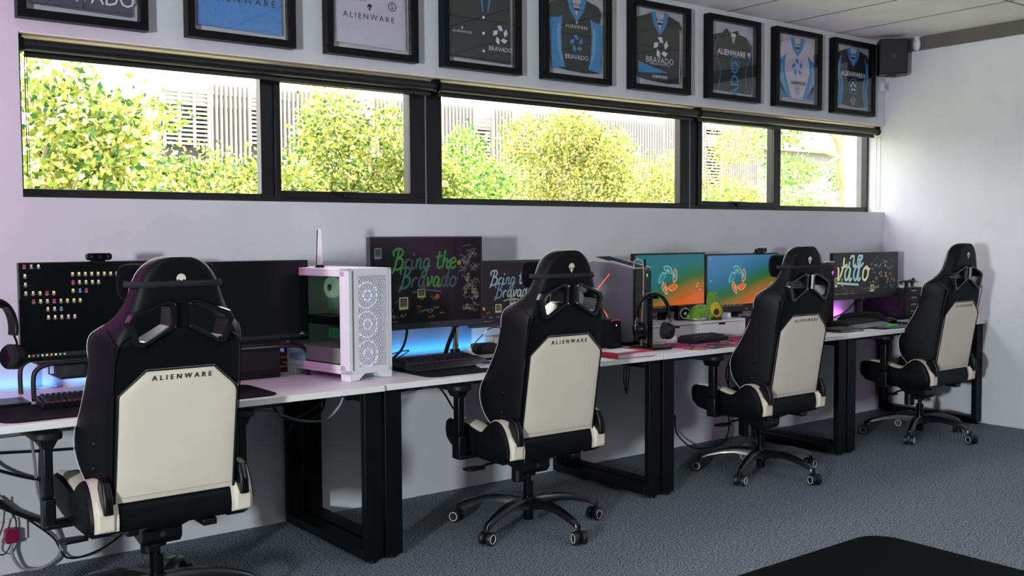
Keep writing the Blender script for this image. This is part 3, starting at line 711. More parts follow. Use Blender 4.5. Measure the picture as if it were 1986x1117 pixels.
# ================================================================ DESKS
DT = .735
topm = mat('off_white_desktop', 'dedddd', .38, noise=.02, nscale=8, spec=.4)
steel = mat('black_steel_leg', '040506', .5, spec=.2, bump=.04, bscale=500)
DK = [(-6.519, -4.883, -.822), (-4.877, -3.241, -.81), (-3.236, -1.632, -.81), (-1.628, -.006, -.81)]
DL = ['white desk nearest the camera under the ultrawide screens and the white computer tower', 'white desk with the curved screen and red book on it',
      'white desk with the plush toys and the pink patterned desk mat', 'white desk in the corner against the right-hand wall']
def desk(i):
    x0, x1, y0 = DK[i]; L = x1-x0; t = thing('desk', DL[i], 'desk', (x0, y0, 0), group='white desks in a row under the windows')
    MB().box((0, 0, DT-.025), (L, .80, DT)).build('desktop', topm, t, bevel=.0015)
    for a in (.008, L-.088):
        q = MB(); T = Matrix.Translation((a, 0, 0))
        q.box((0, .015, .014), (.08, .05, DT-.026), T=T); q.box((0, .745, .014), (.08, .78, DT-.026), T=T)
        q.box((0, .05, .014), (.08, .745, .055), T=T); q.box((0, .05, DT-.066), (.08, .745, DT-.026), T=T)
        lf = q.build('leg_frame', steel, t, bevel=.003)
        for yy in (.035, .76): MB().cyl((a+.04, yy, 0), (a+.04, yy, .014), .016, 16).build('levelling_foot', black, lf, smooth=True)
    q = MB(); q.box((.088, .30, DT-.066), (L-.088, .34, DT-.026)); q.build('cross_beam', steel, t, bevel=.003)
    q = MB()
    for k in range(9): q.tube([(.2, .42+.03*k, DT-.11), (L-.2, .42+.03*k, DT-.11)], .002, 5)
    k = .2
    while k < L-.19:
        q.tube([(k, .42, DT-.035), (k, .42, DT-.11), (k, .66, DT-.11), (k, .66, DT-.035)], .002, 5); k += .08
    for yy in (.42, .66): q.tube([(.2, yy, DT-.04), (L-.2, yy, DT-.04)], .003, 5)
    q.build('wire_cable_tray', black, t)
for i in range(4): desk(i)

# ---------------------------------------------------------------- floor mat
MB().prism(rrect(1.7, 1.7, .13, 8, -3.815, -2.69), 0.0005, .006, 'z').build('floor_mat', mat('black_felt_mat', '06070a', .95, noise=.2, nscale=60, bump=.3, bscale=500, spec=.1))
tag(bpy.data.objects['floor_mat'], 'black floor mat with a rounded corner on the carpet, bottom right', 'mat')

# ================================================================ SCREENS
def ev(c, s=1.0): return mat('glow_%s_%g' % (c, s), '050505', .5, emit=c, estr=s)
bez = mat('screen_bezel', '0a0b0c', .35)
def scrmat(name, col, e): return mat(name, '030303', .28, emit=col, estr=e, spec=.4)
def monitor(label, x0, x1, z0, z1, y, thick=.028, content=None, bz=.010, chin=.02, curve=0.0, rz=0.0, base=None, back=bez, group=None, stand=True, scol='0b0d10', se=.55, standy=.14):
    cx = (x0+x1)/2; W = x1-x0; H = z1-z0
    t = thing('monitor', label, 'monitor', (cx, y, z0), rz, group)
    def yc(u): return -curve*(2*u/W)**2 if curve else 0.0     # ends come towards the viewer
    N = 16 if curve else 1
    q = MB(); rings = []
    for k in range(N+1):
        u = -W/2+W*k/N; rings.append([(u, yc(u), 0), (u, yc(u)+thick, .0), (u, yc(u)+thick, H), (u, yc(u), H)])
    q.loft(rings); q.build('casing', back, t, bevel=.002)
    q = MB(); n_ = 12; w_ = W-2*bz; h0 = chin; h1 = H-bz
    for k in range(n_):
        a = -w_/2+w_*k/n_; b = a+w_/n_
        q.poly([(a, yc(a)-.001, h0), (b, yc(b)-.001, h0), (b, yc(b)-.001, h1), (a, yc(a)-.001, h1)], 0)
    mats = [scrmat('lcd_%s_%g' % (scol, se), scol, se)] if not callable(scol) else [scol()]
    if content:
        # content is drawn flat: x from the left edge, y up, on the panel
        c = MB(); mats += content(c, w_, h1-h0)
        for v in c.v:
            u = v[0]-w_/2; q.v.append((u, yc(u)-.0013-v[2], h0+v[1]))
        off_ = len(q.v)-len(c.v)
        for f, m_i in zip(c.f, c.m): q.f.append(tuple(i+off_ for i in f)); q.m.append(m_i)
    q.build('screen', mats, t)
    if stand:
        q = MB(); q.box((-.03, thick, -.02 if z0 > DT+.04 else 0), (.03, thick+.03, H*.6)); q.box((-.025, thick+.03, DT-z0+.004), (.025, thick+.055, H*.5)) if standy else None
        q.prism(rrect(.22, .17, .03, 4, 0, thick+.03), DT-z0+(.0 if base is None else base-DT), DT-z0+.008+(.0 if base is None else base-DT), 'z'); q.build('stand', black, t, bevel=.004)
    return t
WORDCOLS = ['cfd6d2', '8fb7b0', '6f97a8']
STROKES = {
 'B': ([[(.05, .70), (.0, .95), (.22, 1.10), (.50, 1.08), (.62, .90), (.50, .68), (.28, .58)], [(.28, .58), (.58, .55), (.66, .30), (.52, .05), (.25, -.04), (.02, .05)], [(.36, 1.08), (.26, .60), (.14, .0), (.0, -.22)]], .74),
 'r': ([[(.02, .0), (.08, .50)], [(.06, .30), (.16, .48), (.28, .52), (.33, .44)]], .42),
 'i': ([[(.06, .50), (.02, .12), (.08, -.02), (.20, .08)], [(.11, .72), (.13, .86)]], .30),
 'n': ([[(.0, .0), (.06, .54)], [(.03, .30), (.20, .54), (.30, .45), (.26, .10), (.34, -.02), (.46, .10)]], .44),
 'g': ([[(.36, .48), (.18, .55), (.02, .30), (.10, .04), (.28, .12), (.38, .50), (.32, .0), (.20, -.40), (.0, -.42), (.02, -.22), (.30, .0), (.48, .14)]], .52),
 't': ([[(.14, .95), (.06, .20), (.14, .0), (.30, .10)], [(-.08, .62), (.32, .68)]], .36),
 'h': ([[(.0, .0), (.12, 1.0)], [(.04, .30), (.20, .52), (.30, .42), (.28, .08), (.36, -.02), (.46, .10)]], .46),
 'e': ([[(.04, .25), (.30, .32), (.32, .50), (.16, .55), (.02, .28), (.10, .02), (.28, .0), (.42, .14)]], .46),
 'a': ([[(.36, .46), (.18, .55), (.02, .28), (.10, .02), (.26, .10), (.38, .50), (.34, .12), (.40, -.02), (.52, .10)]], .50),
 'v': ([[(.0, .50), (.08, .46), (.12, .02), (.34, .42), (.30, .54), (.42, .50)]], .42),
 'd': ([[(.36, .46), (.18, .55), (.02, .28), (.10, .02), (.26, .10), (.46, 1.02)], [(.44, .90), (.34, .12), (.40, -.02), (.52, .10)]], .52),
 'o': ([[(.26, .54), (.06, .40), (.04, .08), (.22, -.02), (.38, .16), (.36, .44), (.24, .54), (.34, .40), (.50, .46)]], .50)}
def script(q, word, x, y, s, mis, wd=.105, slant=.12, rise=.0, clip=None, z=.0004, sp=1.06):
    zz = z
    for li, ch in enumerate(word):
        st, adv = STROKES[ch]
        for path in st:
            P = smoothpath([(a, b, 0) for a, b in path], 4); pts = [(x+s*(p.x+slant*p.y), y+s*(p.y)+rise*(x)) for p in P]
            if clip is not None: pts = [p for p in pts if p[0] > clip[0] and p[1] < clip[1]]
            if len(pts) > 1: q.ribbon(pts, wd*s, zz, mis[li % len(mis)]); zz += .00004
        x += s*adv*sp
    return x
def mural(scale_cols, bright):
    """hand lettered wallpaper with doodles, notes and scribbled signatures"""
    def f(q, w, h, crop=None):
        rnd = random.Random(3)
        cs = [ev(c, bright) for c in scale_cols]; extra = [ev('b9b48c', bright*.7), ev('a8aca8', bright*.55), ev('c04a3a', bright*.8), ev('2c7a98', bright*.8), ev('b98a3a', bright*.8), ev('0d0f11', .5)]
        mats = cs+extra; nb = len(cs)+1
        lo = 1; mis = list(range(lo, lo+len(cs)))
        if crop:
            s = w*.225; clip = (0.003, h-.003)
        else:
            ox, oy, s = w*.19, h*.64, h*.215; clip = None
        # first line and second line
        if crop:
            script(q, 'the', w*.12, h*.71, s, mis, clip=clip, wd=.10, sp=1.22); script(q, 'vado', w*.03, h*.36, s, mis, clip=clip, wd=.10, sp=1.22)
            sw = [(w*.01+k*w*.36/12, h*(.31-.006*k)) for k in range(13)]
        else:
            script(q, 'Bring', ox, oy, s, [mis[0], mis[2], mis[2], mis[1], mis[1]], wd=.12); script(q, 'the', ox+s*2.9, oy, s, mis[:1], wd=.12)
            script(q, 'Bravado', ox+s*.45, oy-s*1.02, s, [mis[1], mis[2], mis[2], mis[0], mis[0], mis[2], mis[2]], wd=.12)
            sw = [(ox+s*1.3+k*(s*1.9)/12, oy-s*1.32+.12*s*math.sin(math.pi*k/12)) for k in range(13)]
        if len(sw) > 2: q.ribbon(sw, s*.09, .0009, mis[-1])
        def note(x, y, ww, hh, mi):
            q.poly([(x, y, .0005), (x+ww, y+.002, .0005), (x+ww, y+hh, .0005), (x, y+hh-.001, .0005)], mi); q.poly([(x+ww*.15, y+hh*.25, .0009), (x+ww*.85, y+hh*.25, .0009), (x+ww*.85, y+hh*.88, .0009), (x+ww*.15, y+hh*.88, .0009)], nb+5)
            for k in range(3): q.poly([(x+ww*.25, y+hh*(.35+.17*k), .0011), (x+ww*.75, y+hh*(.35+.17*k), .0011), (x+ww*.75, y+hh*(.40+.17*k), .0011), (x+ww*.25, y+hh*(.40+.17*k), .0011)], mi)
        def scrib(x, y, ss, mi):
            pts = [(x+ss*(k*.16), y+ss*rnd.uniform(-.35, .35)) for k in range(8)]; q.ribbon([(p.x, p.y) for p in smoothpath([(a, b, 0) for a, b in pts], 3)], ss*.055+.0004, .0006, mi)
        x0 = .79 if not crop else .50
        for k in range(15):
            note(w*rnd.uniform(x0, .95), h*rnd.uniform(.06, .50), h*.036, h*.07, nb+0) if k % 2 else scrib(w*rnd.uniform(x0, .93), h*rnd.uniform(.1, .9), h*.10, nb+1)
        for k in range(34): scrib(w*rnd.uniform(x0, .93), h*rnd.uniform(.06, .94), h*rnd.uniform(.05, .10), nb+1)
        for k in range(18): scrib(w*rnd.uniform(.05, .65), h*rnd.uniform(.05, .30), h*rnd.uniform(.04, .08), nb+rnd.choice([1, 1, 3, 4]))
        for x, y, c in [(.08, .42, 2), (.80, .70, 4), (.72, .72, 3), (.60, .30, 2), (.12, .24, 4)]:
            q.poly([(w*x+h*.03*math.cos(a), h*y+h*.03*math.sin(a), .0005) for a in [2*math.pi*k/14 for k in range(14)]], nb+c)
        if not crop: note(w*.03, h*.76, h*.10, h*.13, nb+1); note(w*.25, h*.16, h*.13, h*.15, nb+0); note(w*.42, h*.29, h*.11, h*.11, nb+0)
        else: note(w*.0+.003, h*.20, h*.11, h*.24, nb+0); note(w*.10, h*.25, h*.07, h*.16, nb+0); note(w*.56, h*.04, h*.16, h*.18, nb+0); note(w*.80, h*.40, h*.07, h*.13, nb+4)
        for k in range(13 if crop else 9): q.poly([(w*(.02+.025*k), h*.018, .0006), (w*(.032+.025*k), h*.018, .0006), (w*(.032+.025*k), h*.034, .0006), (w*(.02+.025*k), h*.034, .0006)], nb+(k % 5))
        return mats
    return f
# --- first desk: pair of wide screens on a wire riser
ICONS = {'y': 'd9a52c', 'w': 'd8d2c0', 'p': 'c0186c', 'o': 'c9502c', 'b': '3f7fc0', 'g': '8fb08c'}
rows = [(175, [(122, 'p'), (183, 'g'), (245, 'w')]), (262, [(126, 'w')]), (340, [(128, 'o')]), (420, [(130, 'o'), (192, 'o'), (252, 'y'), (313, 'p'), (373, 'y')]),
        (495, [(195, 'p'), (255, 'y'), (315, 'o'), (375, 'p'), (434, 'o'), (492, 'y'), (551, 'y'), (608, 'y')]), (568, [(317, 'o'), (376, 'o'), (435, 'b')]), (645, [(320, 'w'), (379, 'w'), (438, 'o'), (497, 'o'), (555, 'o')]),
        (248, [(545, 'y'), (603, 'y'), (661, 'y'), (720, 'y'), (779, 'y'), (837, 'y'), (896, 'y'), (953, 'g')]), (325, [(548, 'p'), (606, 'o'), (665, 'o'), (724, 'y'), (781, 'o')]), (403, [(546, 'y'), (608, 'b'), (666, 'p')])]
def desktop_icons(q, w, h):
    keys = list(ICONS); mats = [ev(ICONS[k], .9) for k in keys]+[ev('b9bfc4', .55), ev('14181d', .8), ev('c8c8c8', .9)]
    for cy, L in rows:
        for cx, c in L:
            x = (cx-62)*.000402-.010+.0; y = h-((cy-137+(cx-62)*.012)*.00041)+.010
            s = .0048; c2 = keys.index(c)+1
            if c == 'y': q.box((x-s, y-s, .0), (x+s*.2, y+s, .0006), keys.index('y')+1); q.box((x-s*.2, y-s*1.0, 0), (x+s*.9, y+s*.8, .0007), keys.index('w')+1)
            elif c == 'o': q.box((x-s*.8, y-s, .0), (x+s*.8, y+s, .0006), keys.index('w')+1); q.box((x-s*.4, y-s*.5, 0), (x+s*.4, y+s*.4, .0008), c2)
            elif c == 'p': q.box((x-s, y-s, .0), (x+s, y+s, .0006), c2); q.box((x-s*.6, y-s*.1, 0), (x+s*.6, y+s*.4, .0008), 8)
            else: q.box((x-s*.8, y-s, .0), (x+s*.8, y+s, .0006), c2)
            for k in range(2): q.box((x-s*(1.5-k*.7), y-s*(1.7+k*.75), 0), (x+s*(1.5-k*.7), y-s*(1.4+k*.75), .0006), 7)
    q.box((0, 0, 0), (w, .016, .0004), 8)
    for k, c in enumerate(['w', 'o', 'b', 'w', 'w', 'y', 'w', 'g', 'g']):
        q.box((.018+.0158*k, .005, 0), (.0245+.0158*k, .0115, .0008), keys.index(c)+1)
    return mats
monitor('black monitor covered in desktop icons, leftmost of all the screens', -6.139, -5.555, .880, 1.253, -.30, content=desktop_icons, chin=.014, bz=.006, scol='06080a', se=.5, stand=False)
def nv(q, w, h):
    q.box((w-.040, .012, 0), (w-.018, .0145, .0005), 1); q.box((w-.034, .018, 0), (w-.024, .021, .0005), 2); q.box((0, 0, 0), (w, .016, .0003), 3); return [ev('b0b8b0', .6), ev('5fa03a', .8), ev('101317', .8)]
monitor('blank black monitor between the nearest chair and the white computer tower', -5.552, -4.962, .890, 1.243, -.30, content=nv, chin=.014, bz=.006, scol='0a0c0e', se=.6, stand=False)
# riser
t = thing('monitor_riser', 'black wire mesh riser under the leftmost screen', 'stand', (-6.103, -.325, DT))
q = MB()
for x in (0, 1.12):
    q.tube(smoothpath([(x, 0, 0), (x, 0, .09), (x+(.02 if x == 0 else -.02), .0, .122), (x+(.06 if x == 0 else -.06), 0, .135)], 4)+[Vector((.56, 0, .137))], .009, 10)
    q.tube(smoothpath([(x, .22, 0), (x, .22, .09), (x+(.02 if x == 0 else -.02), .22, .122), (x+(.06 if x == 0 else -.06), .22, .135)], 4)+[Vector((.56, .22, .137))], .009, 10)
q.build('tubular_leg_frame', mat('dark_tube', '15161a', .3, spec=.6), t, smooth=True)
q = MB(); q.box((.02, 0, .132), (1.10, .22, .138)); q.build('mesh_shelf', mat('fine_mesh', '14161a', .6, noise=.3, nscale=300), t)
q = MB(); q.box((.10, .02, .070), (.90, .20, .073))
for k in range(8): q.box((.12+.1*k, .03, .073), (.128+.1*k, .19, .076))
for x in (.10, .90):
    for y in (.02, .20): q.tube([(x, y, .07), (x, y, .133)], .003, 6)
q.build('lower_tray', black, t)
tag(MB().prism(smoothpath([(-5.985+.0, -.30, 0), (-5.95, -.34, 0), (-5.90, -.33, 0), (-5.88, -.28, 0), (-5.90, -.22, 0), (-5.96, -.22, 0)], 3)[:-1] and [(-6.02, -.30), (-5.99, -.335), (-5.92, -.34), (-5.885, -.30), (-5.89, -.24), (-5.95, -.21), (-6.01, -.23)], .812, .862, 'z').build('mesh_pouch', mat('quilted_mesh', '17191d', .8, bump=.8, bscale=160), None, bevel=.012, seg=3),
    'dark quilted mesh pouch on the tray of the monitor riser', 'pouch')
# ventilated box behind
t = thing('ventilated_box', 'black ventilated box below the blank screen, beside the white computer tower', 'box', (-5.215, -.27, DT))
MB().box((-.11, -.045, 0), (.11, .045, .152)).build('body', mat('dark_grey_plastic', '14161a', .45), t, bevel=.006)
q = MB()
for k in range(22): q.box((-.098+.009*k, -.0462, .010), (-.094+.009*k, -.0445, .038))
for k in range(20): q.box((-.098+.0095*k, -.0462, .138), (-.0945+.0095*k, -.0445, .145))
q.build('vent_slots', mat('slot_black', '020203', .8), t)
# webcams
def webcam(x, y, z, lab):
    t = thing('webcam', lab, 'webcam', (x, y, z), group='webcams on top of the screens')
    q = MB(); q.prism(rrect(.096, .028, .012, 4, 0, .017), -.012, .012, 'y'); q.build('camera_body', plast, t, bevel=.003)
    q = MB(); q.prism(rrect(.052, .024, .008, 4, 0, .017), -.0145, -.011, 'y'); q.build('front_panel', gloss, t)
    MB().cyl((0, -.0165, .017), (0, -.014, .017), .0085, 18).build('lens', mat('lens', '1a1d24', .1), t, smooth=True)
    q = MB(); q.box((-.034, -.0146, .016), (-.026, -.0143, .018)); q.box((.026, -.0146, .016), (.034, -.0143, .018)); q.build('marking', ev('8a8f96', .3), t)
    q = MB(); q.box((-.022, -.009, -.012), (.022, -.004, .006)); q.box((-.022, -.009, .002), (.022, .04, .006)); q.box((-.022, .036, -.04), (.022, .04, .006)); q.build('clip', black, t)
webcam(-5.852, -.305, 1.2545, 'black webcam on top of the leftmost screen')
# keyboards
def keyboard(name, lab, x, y, rz, W, D, cols, nrows, pitch, base_m, key_m, under=None, h0=.018, tilt=5, rest=None, foot=True):
    t = thing(name, lab, 'keyboard', (x, y, DT+(.004)), rz)
    T = Matrix.Rotation(R(tilt), 4, 'X')
    # local origin at front left
    q = MB(); q.prism([(0, 0), (D, 0), (D, h0+math.tan(R(tilt))*D*.8), (0, h0)], 0, W, 'x'); q.build('case', base_m, t, bevel=.002)
    keys = MB(); glow = MB(); m0 = .010
    for r_ in range(nrows):
        y0 = .008+r_*((D-.014)/nrows); c = 0.0
        while c < cols-.01:
            wk = 1.0
            if r_ == 0: wk = [1.25, 1.25, 1.25, 6.25, 1.25, 1.25, 1.25, 1.25][min(7, int(len([0 for _ in range(0)])))] if False else (6.0 if abs(c-3.75) < .01 else 1.25)
            if r_ in (1, 2) and (c == 0): wk = 1.75
            wk = min(wk, cols-c)
            if wk < .4: break
            px = m0+c*pitch; zb = h0+math.tan(R(tilt))*y0*.8; dd = (D-.014)/nrows
            a = (px+.0012, y0+.001, zb); b = (px+wk*pitch-.0012, y0+dd-.001, zb+.009)
            vs = [(a[0], a[1], a[2]), (b[0], a[1], a[2]), (b[0], b[1], a[2]), (a[0], b[1], a[2]), (a[0]+.0025, a[1]+.002, b[2]), (b[0]-.0025, a[1]+.002, b[2]), (b[0]-.0025, b[1]-.003, b[2]), (a[0]+.0025, b[1]-.003, b[2])]
            keys.add(vs, [(0,3,2,1),(4,5,6,7),(0,1,5,4),(1,2,6,5),(2,3,7,6),(3,0,4,7)])
            c += wk
    W_ = min(W-.02, cols*pitch)
    k_ = keys.build('keycaps', key_m, t); k_['kind'] = 'stuff'
    if under:
        [glow.box((m0+pitch*k, .0085, h0+.0005), (m0+pitch*(k+.7), .0092, h0+.0022)) for k in range(0, cols, 1)]; glow.build('key_lighting', ev(under, .6), t)
    if rest:
        q = MB(); q.prism([(0, .002), (-.075, .002), (-.075, .006), (-.01, h0*.9), (0, h0*.9)], 0, W, 'x'); q.build('palm_rest', rest, t, bevel=.002)
    return t
kk = mat('black_keycaps', '101114', .5)
keyboard('keyboard', 'black keyboard with glowing pink front keys on the nearest desk', -6.130, -.575, R(-3), .44, .135, 22, 6, .0188, plast, kk, under='c0206a', h0=.022)
def deskmat(lab, x0, y0, x1, y1, m, r=.05, rz=0):
    o = MB().prism(rrect(x1-x0, y1-y0, r, 6), 0.0003, .0038, 'z').build('desk_mat', m); o.location = ((x0+x1)/2, (y0+y1)/2, DT); o.rotation_euler = (0, 0, rz); return tag(o, lab, 'desk mat')
dm = mat('black_cloth_mat', '0b0d10', .9, bump=.2, bscale=700, spec=.15)
deskmat('black desk mat under the keyboard on the nearest desk', -6.30, -.785, -5.32, -.43, dm, .06)
# headset on stand (far left)
def headset(lab, x, y, z, rz, cat='headset', span=.085, h=.2, tall=1.0):
    t = thing('headset', lab, 'headset', (x, y, z), rz)
    q = MB(); pts = [(span*math.sin(a)*1.0, 0, h*.5*math.cos(a)*1.0) for a in [R(-105+210*k/24) for k in range(25)]]
    rings = []
    for k, p in enumerate(pts):
        a = R(-105+210*k/24); n = Vector((math.sin(a), 0, math.cos(a)))
        th = .007; wdt = .021
        rings.append([tuple(Vector(p)+n*th*s1+Vector((0, wdt*s2, 0))) for s1, s2 in ((-1, -1), (1, -1), (1, 1), (-1, 1))])
    q.loft(rings).build('headband', plast, t, bevel=.004, smooth=True)
    for s in (-1, 1):
        c = Vector((s*(span+.002), -.01, -h*.50))
        q = MB()
        TT = Matrix.Translation(c) @ Matrix.Rotation(s*R(8), 4, 'Y') @ Matrix.Rotation(R(90)*s, 4, 'Y')
        q.lathe([(.030, -.024), (.044, -.022), (.047, -.010), (.046, .0), (.043, .012), (.034, .022), (.012, .025)], 28, T=TT); q.build('ear_cup', gloss if s < 0 else plast, t, smooth=True)
        q = MB(); q.lathe([(.026, -.042), (.040, -.042), (.046, -.034), (.046, -.024), (.03, -.022)], 28, T=TT); q.build('ear_cushion', mat('cushion_cloth', '0c0d10', .9, bump=.3, bscale=500), t, smooth=True)
        q = MB(); q.tube([(s*span*.985, 0, -h*.10), (s*(span+.012), 0, -h*.24), (s*(span+.016), -.004, -h*.42)], .004, 8); q.build('yoke', mat('light_metal', '9a9da2', .3, metal=.8) if s < 0 else plast, t, smooth=True)
    return t
def hstand(lab, x, y, rz, h, w=.20, d=.12):
    t = thing('headset_stand', lab, 'headset stand', (x, y, DT), rz)
    MB().prism(rrect(w, d, .012, 3), 0, .014, 'z').build('base_plate', plast, t, bevel=.003)
    MB().box((-.012, .0, .014), (.012, .02, h)).build('post', plast, t, bevel=.003)
    MB().prism([(-.05, h-.012), (-.03, h+.002), (.03, h+.002), (.05, h-.012), (.03, h-.016), (-.03, h-.016)], -.012, .03, 'y').build('top_hook', plast, t, bevel=.002)
    return t
hstand('black headset stand at the far left edge of the nearest desk', -6.245, -.36, 0, .372, .22, .16)
headset('black headset hanging at the far left edge beside the leftmost screen', -6.245, -.38, DT+.280, R(30), span=.088, h=.215)
# white computer tower
def white_tower():
    t = thing('computer_tower', 'white computer tower with a perforated front and three glowing fans', 'computer', (-4.952, -.650, DT), R(9))
    W, D, H = .232, .455, .475; z0 = .028
    wm = white
    q = MB(); q.box((0, .03, z0), (W, D, z0+.012)); q.box((0, .03, H-.012), (W, D, H)); q.box((W-.008, .03, z0), (W, D, H)); q.box((0, D-.008, z0), (W, D, H))
    q.box((0, .0, z0-.0), (.020, .03, H)); q.box((W-.018, .0, z0), (W, .03, H)); q.box((0, 0, z0), (W, .03, z0+.02)); q.box((0, 0, H-.012), (W, .03, H))
    for a, b in (((0, .03, z0+.012), (.006, D-.008, z0+.038)), ((0, .03, H-.035), (.006, D-.008, H-.012)), ((0, .03, z0), (.006, .062, H)), ((0, D-.02, z0), (.006, D-.008, H))): q.box(a, b)
    q.build('chassis', wm, t, bevel=.002)
    for y0 in (.0, D-.06):
        for xx in (0, W-.055):
            o_ = 1 if xx == 0 else -1; xa = xx if o_ > 0 else xx+.055
            MB().prism([(xa, z0+.002), (xa+o_*.085, z0+.002), (xa+o_*.05, 0.002), (xa+o_*.002, .0)][::o_], y0, y0+.06, 'y').build('foot', wm, t, bevel=.002)
    # side window
    MB().box((.0005, .062, z0+.038), (.0045, D-.02, H-.035)).build('side_window', glass('smoked_glass', (.86, .92, .88), 1.0, 0, .05), t)
    # perforated front: thin sheet with three-petal holes
    q = MB(); x0, x1, za, zb = .050, W-.028, z0+.028, H-.028
    MB().box((.045, .004, z0+.020), (W-.020, .0045, H-.015)).v
    fp = MB(); nx = 11; dx = (x1-x0)/nx; dz = dx*.866; rows_ = int((zb-za)/dz)
    yF = -.002
    # sheet is a frame of solid margins plus a triangular lattice of thin webs
    fp.box((.028, yF, z0+.012), (x0, .004, H-.008)); fp.box((x1, yF, z0+.012), (W-.020, .004, H-.008)); fp.box((x0, yF, z0+.012), (x1, .004, za)); fp.box((x0, yF, za+rows_*dz), (x1, .004, H-.008))
    wdt = .0031
    def web(ax, az, bx_, bz):
        dxx, dzz = bx_-ax, bz-az; L = math.hypot(dxx, dzz); nx_, nz_ = -dzz/L*wdt/2, dxx/L*wdt/2
        fp.prism([(ax+nx_, az+nz_), (ax-nx_, az-nz_), (bx_-nx_, bz-nz_), (bx_+nx_, bz+nz_)], yF+.0005, .001, 'y')
    for r_ in range(rows_+1): web(x0, za+r_*dz, x1, za+r_*dz)
    for r_ in range(rows_):
        o_ = 0 if r_ % 2 == 0 else .5
        for k in range(nx+1):
            xa_ = x0+(k+o_)*dx; za_ = za+r_*dz
            for s in (-1, 1):
                xb_ = xa_+s*dx/2
                if x0-.001 <= xb_ <= x1+.001 and x0-.001 <= xa_ <= x1+.001: web(xa_, za_, xb_, za_+dz)
    fp.build('perforated_front', wm, t)
    MB().box((.0215, -.0005, z0+.015), (.0275, .004, H-.010)).build('grey_trim_strip', mat('mid_grey', '77757c', .5), t)
    for k in range(3):
        zc = .108+.125*k; xc = .120
        q = MB(); ring = [(xc+.056*math.cos(a), .028, zc+.056*math.sin(a)) for a in [2*math.pi*j/40 for j in range(40)]]
        fan = MB(); fan.box((xc-.061, .026, zc-.061), (xc+.061, .052, zc+.061)); 
        fan.cyl((xc, .022, zc), (xc, .05, zc), .020, 24)
        fo = MB()
        fo.tube([(xc+.058*math.cos(a), .036, zc+.058*math.sin(a)) for a in [2*math.pi*j/40 for j in range(40)]], .004, 8, closed=True); fo.cyl((xc, .028, zc), (xc, .045, zc), .020, 24)
        for j in range(9):
            a = 2*math.pi*j/9; fo.prism([(xc+.018*math.cos(a), zc+.018*math.sin(a)), (xc+.054*math.cos(a+.25), zc+.054*math.sin(a+.25)), (xc+.054*math.cos(a+.70), zc+.054*math.sin(a+.70)), (xc+.018*math.cos(a+.5), zc+.018*math.sin(a+.5))], .034, .037, 'y')
        f_ = fo.build('front_fan', mat('frosted_fan', '5c6270', .4, emit='9fb4e8', estr=.12), t, smooth=True)
        g2 = MB(); g2.tube([(xc+.055*math.cos(a), .030, zc+.055*math.sin(a)) for a in [2*math.pi*j/40 for j in range(40)]], .0025, 6, closed=True); g2.tube([(xc+.022*math.cos(a), .026, zc+.022*math.sin(a)) for a in [2*math.pi*j/24 for j in range(24)]], .002, 6, closed=True)
        g2.build('light_ring', ev('cfdcff', 1.5), f_)
    MB().box((.030, .054, z0+.01), (W-.015, .060, H-.012)).build('fan_dark_backing', black, t)  # black plate added behind the fans to keep the front holes dark
    # inside
    q = MB(); q.box((.19, .09, .15), (.196, .40, .42)); q.build('motherboard', mat('board_glow_green', '4d8a6c', .5, noise=.4, nscale=40, emit='2c6a48', estr=.25), t)  # green emission on the board stands in for light inside the case
    q = MB(); q.box((.01, .07, z0+.04), (W-.01, D-.01, .135)); q.build('power_supply_shroud', mat('white_shroud', 'b5b5b5', .5), t, bevel=.002)
    q = MB(); q.box((.05, .17, .225), (.18, .40, .262)); q.build('graphics_card', mat('card_black', '0c0f10', .4), t, bevel=.004)
    q = MB(); q.cyl((.186, .345, .38), (.16, .345, .38), .046, 26); q.build('cooler', mat('cooler_disc_glow', 'a9b3aa', .4, emit='9fc7a0', estr=.3), t, smooth=True)  # disc emission raised to lighten the dark case interior
    q = MB(); q.cyl((.1595, .345, .38), (.158, .345, .38), .016, 20); q.build('cooler_cap', mat('cap_green', '2c5a33', .4), t)
    q = MB()
    for k in range(3):
        for j in range(10): q.box((.185, .30+.010*j, .325-.065*k), (.189, .305+.010*j, .345-.065*k))
    q.build('slot_covers', mat('slot_white', 'b8bcb4', .5), t)
    q = MB()
    for k in range(6): q.tube(smoothpath([(.17, .10+.01*k, .15), (.12, .12, .22+.02*k), (.16, .14, .30), (.18, .12+.01*k, .40)]), .004, 6)
    q.tube([(.12, .11+.035*math.cos(a), .185+.035*math.sin(a)) for a in [2*math.pi*j/20 for j in range(20)]], .005, 6, closed=True)
    q.build('internal_cables', black, t, smooth=True)
    return t
white_tower()
t = thing('wifi_antenna', 'white upright antenna on top of the white computer tower', 'antenna', (-4.955, -.400, DT+.475), R(-25))
q = MB(); q.loft([[(-.022, -.015, 0), (.022, -.015, 0), (.022, .015, 0), (-.022, .015, 0)], [(-.012, -.010, .012), (.014, -.010, .012), (.014, .010, .012), (-.012, .010, .012)]]); q.build('base', black, t)
q = MB(); q.loft([[(-.014+0, -.008, .008), (.014, -.008, .008), (.014, .008, .008), (-.014, .008, .008)], [(-.011, -.006, .08), (.012, -.006, .08), (.012, .006, .08), (-.011, .006, .08)], [(-.006, -.005, .168), (.009, -.005, .168), (.009, .005, .168), (-.006, .005, .168)]]); q.build('blade', white, t, bevel=.002)
q = MB(); q.loft([[(-.0165, -.008, .008), (-.0142, -.008, .008), (-.0142, .006, .008), (-.0165, .006, .008)], [(-.010, -.006, .165), (-.0062, -.006, .165), (-.0062, .005, .165), (-.010, .005, .165)]]); q.build('black_edge', black, t)
t = thing('cardboard_box', 'small red and yellow box with a white lead on the desk behind the ventilated box', 'box', (-5.03, -.12, DT))
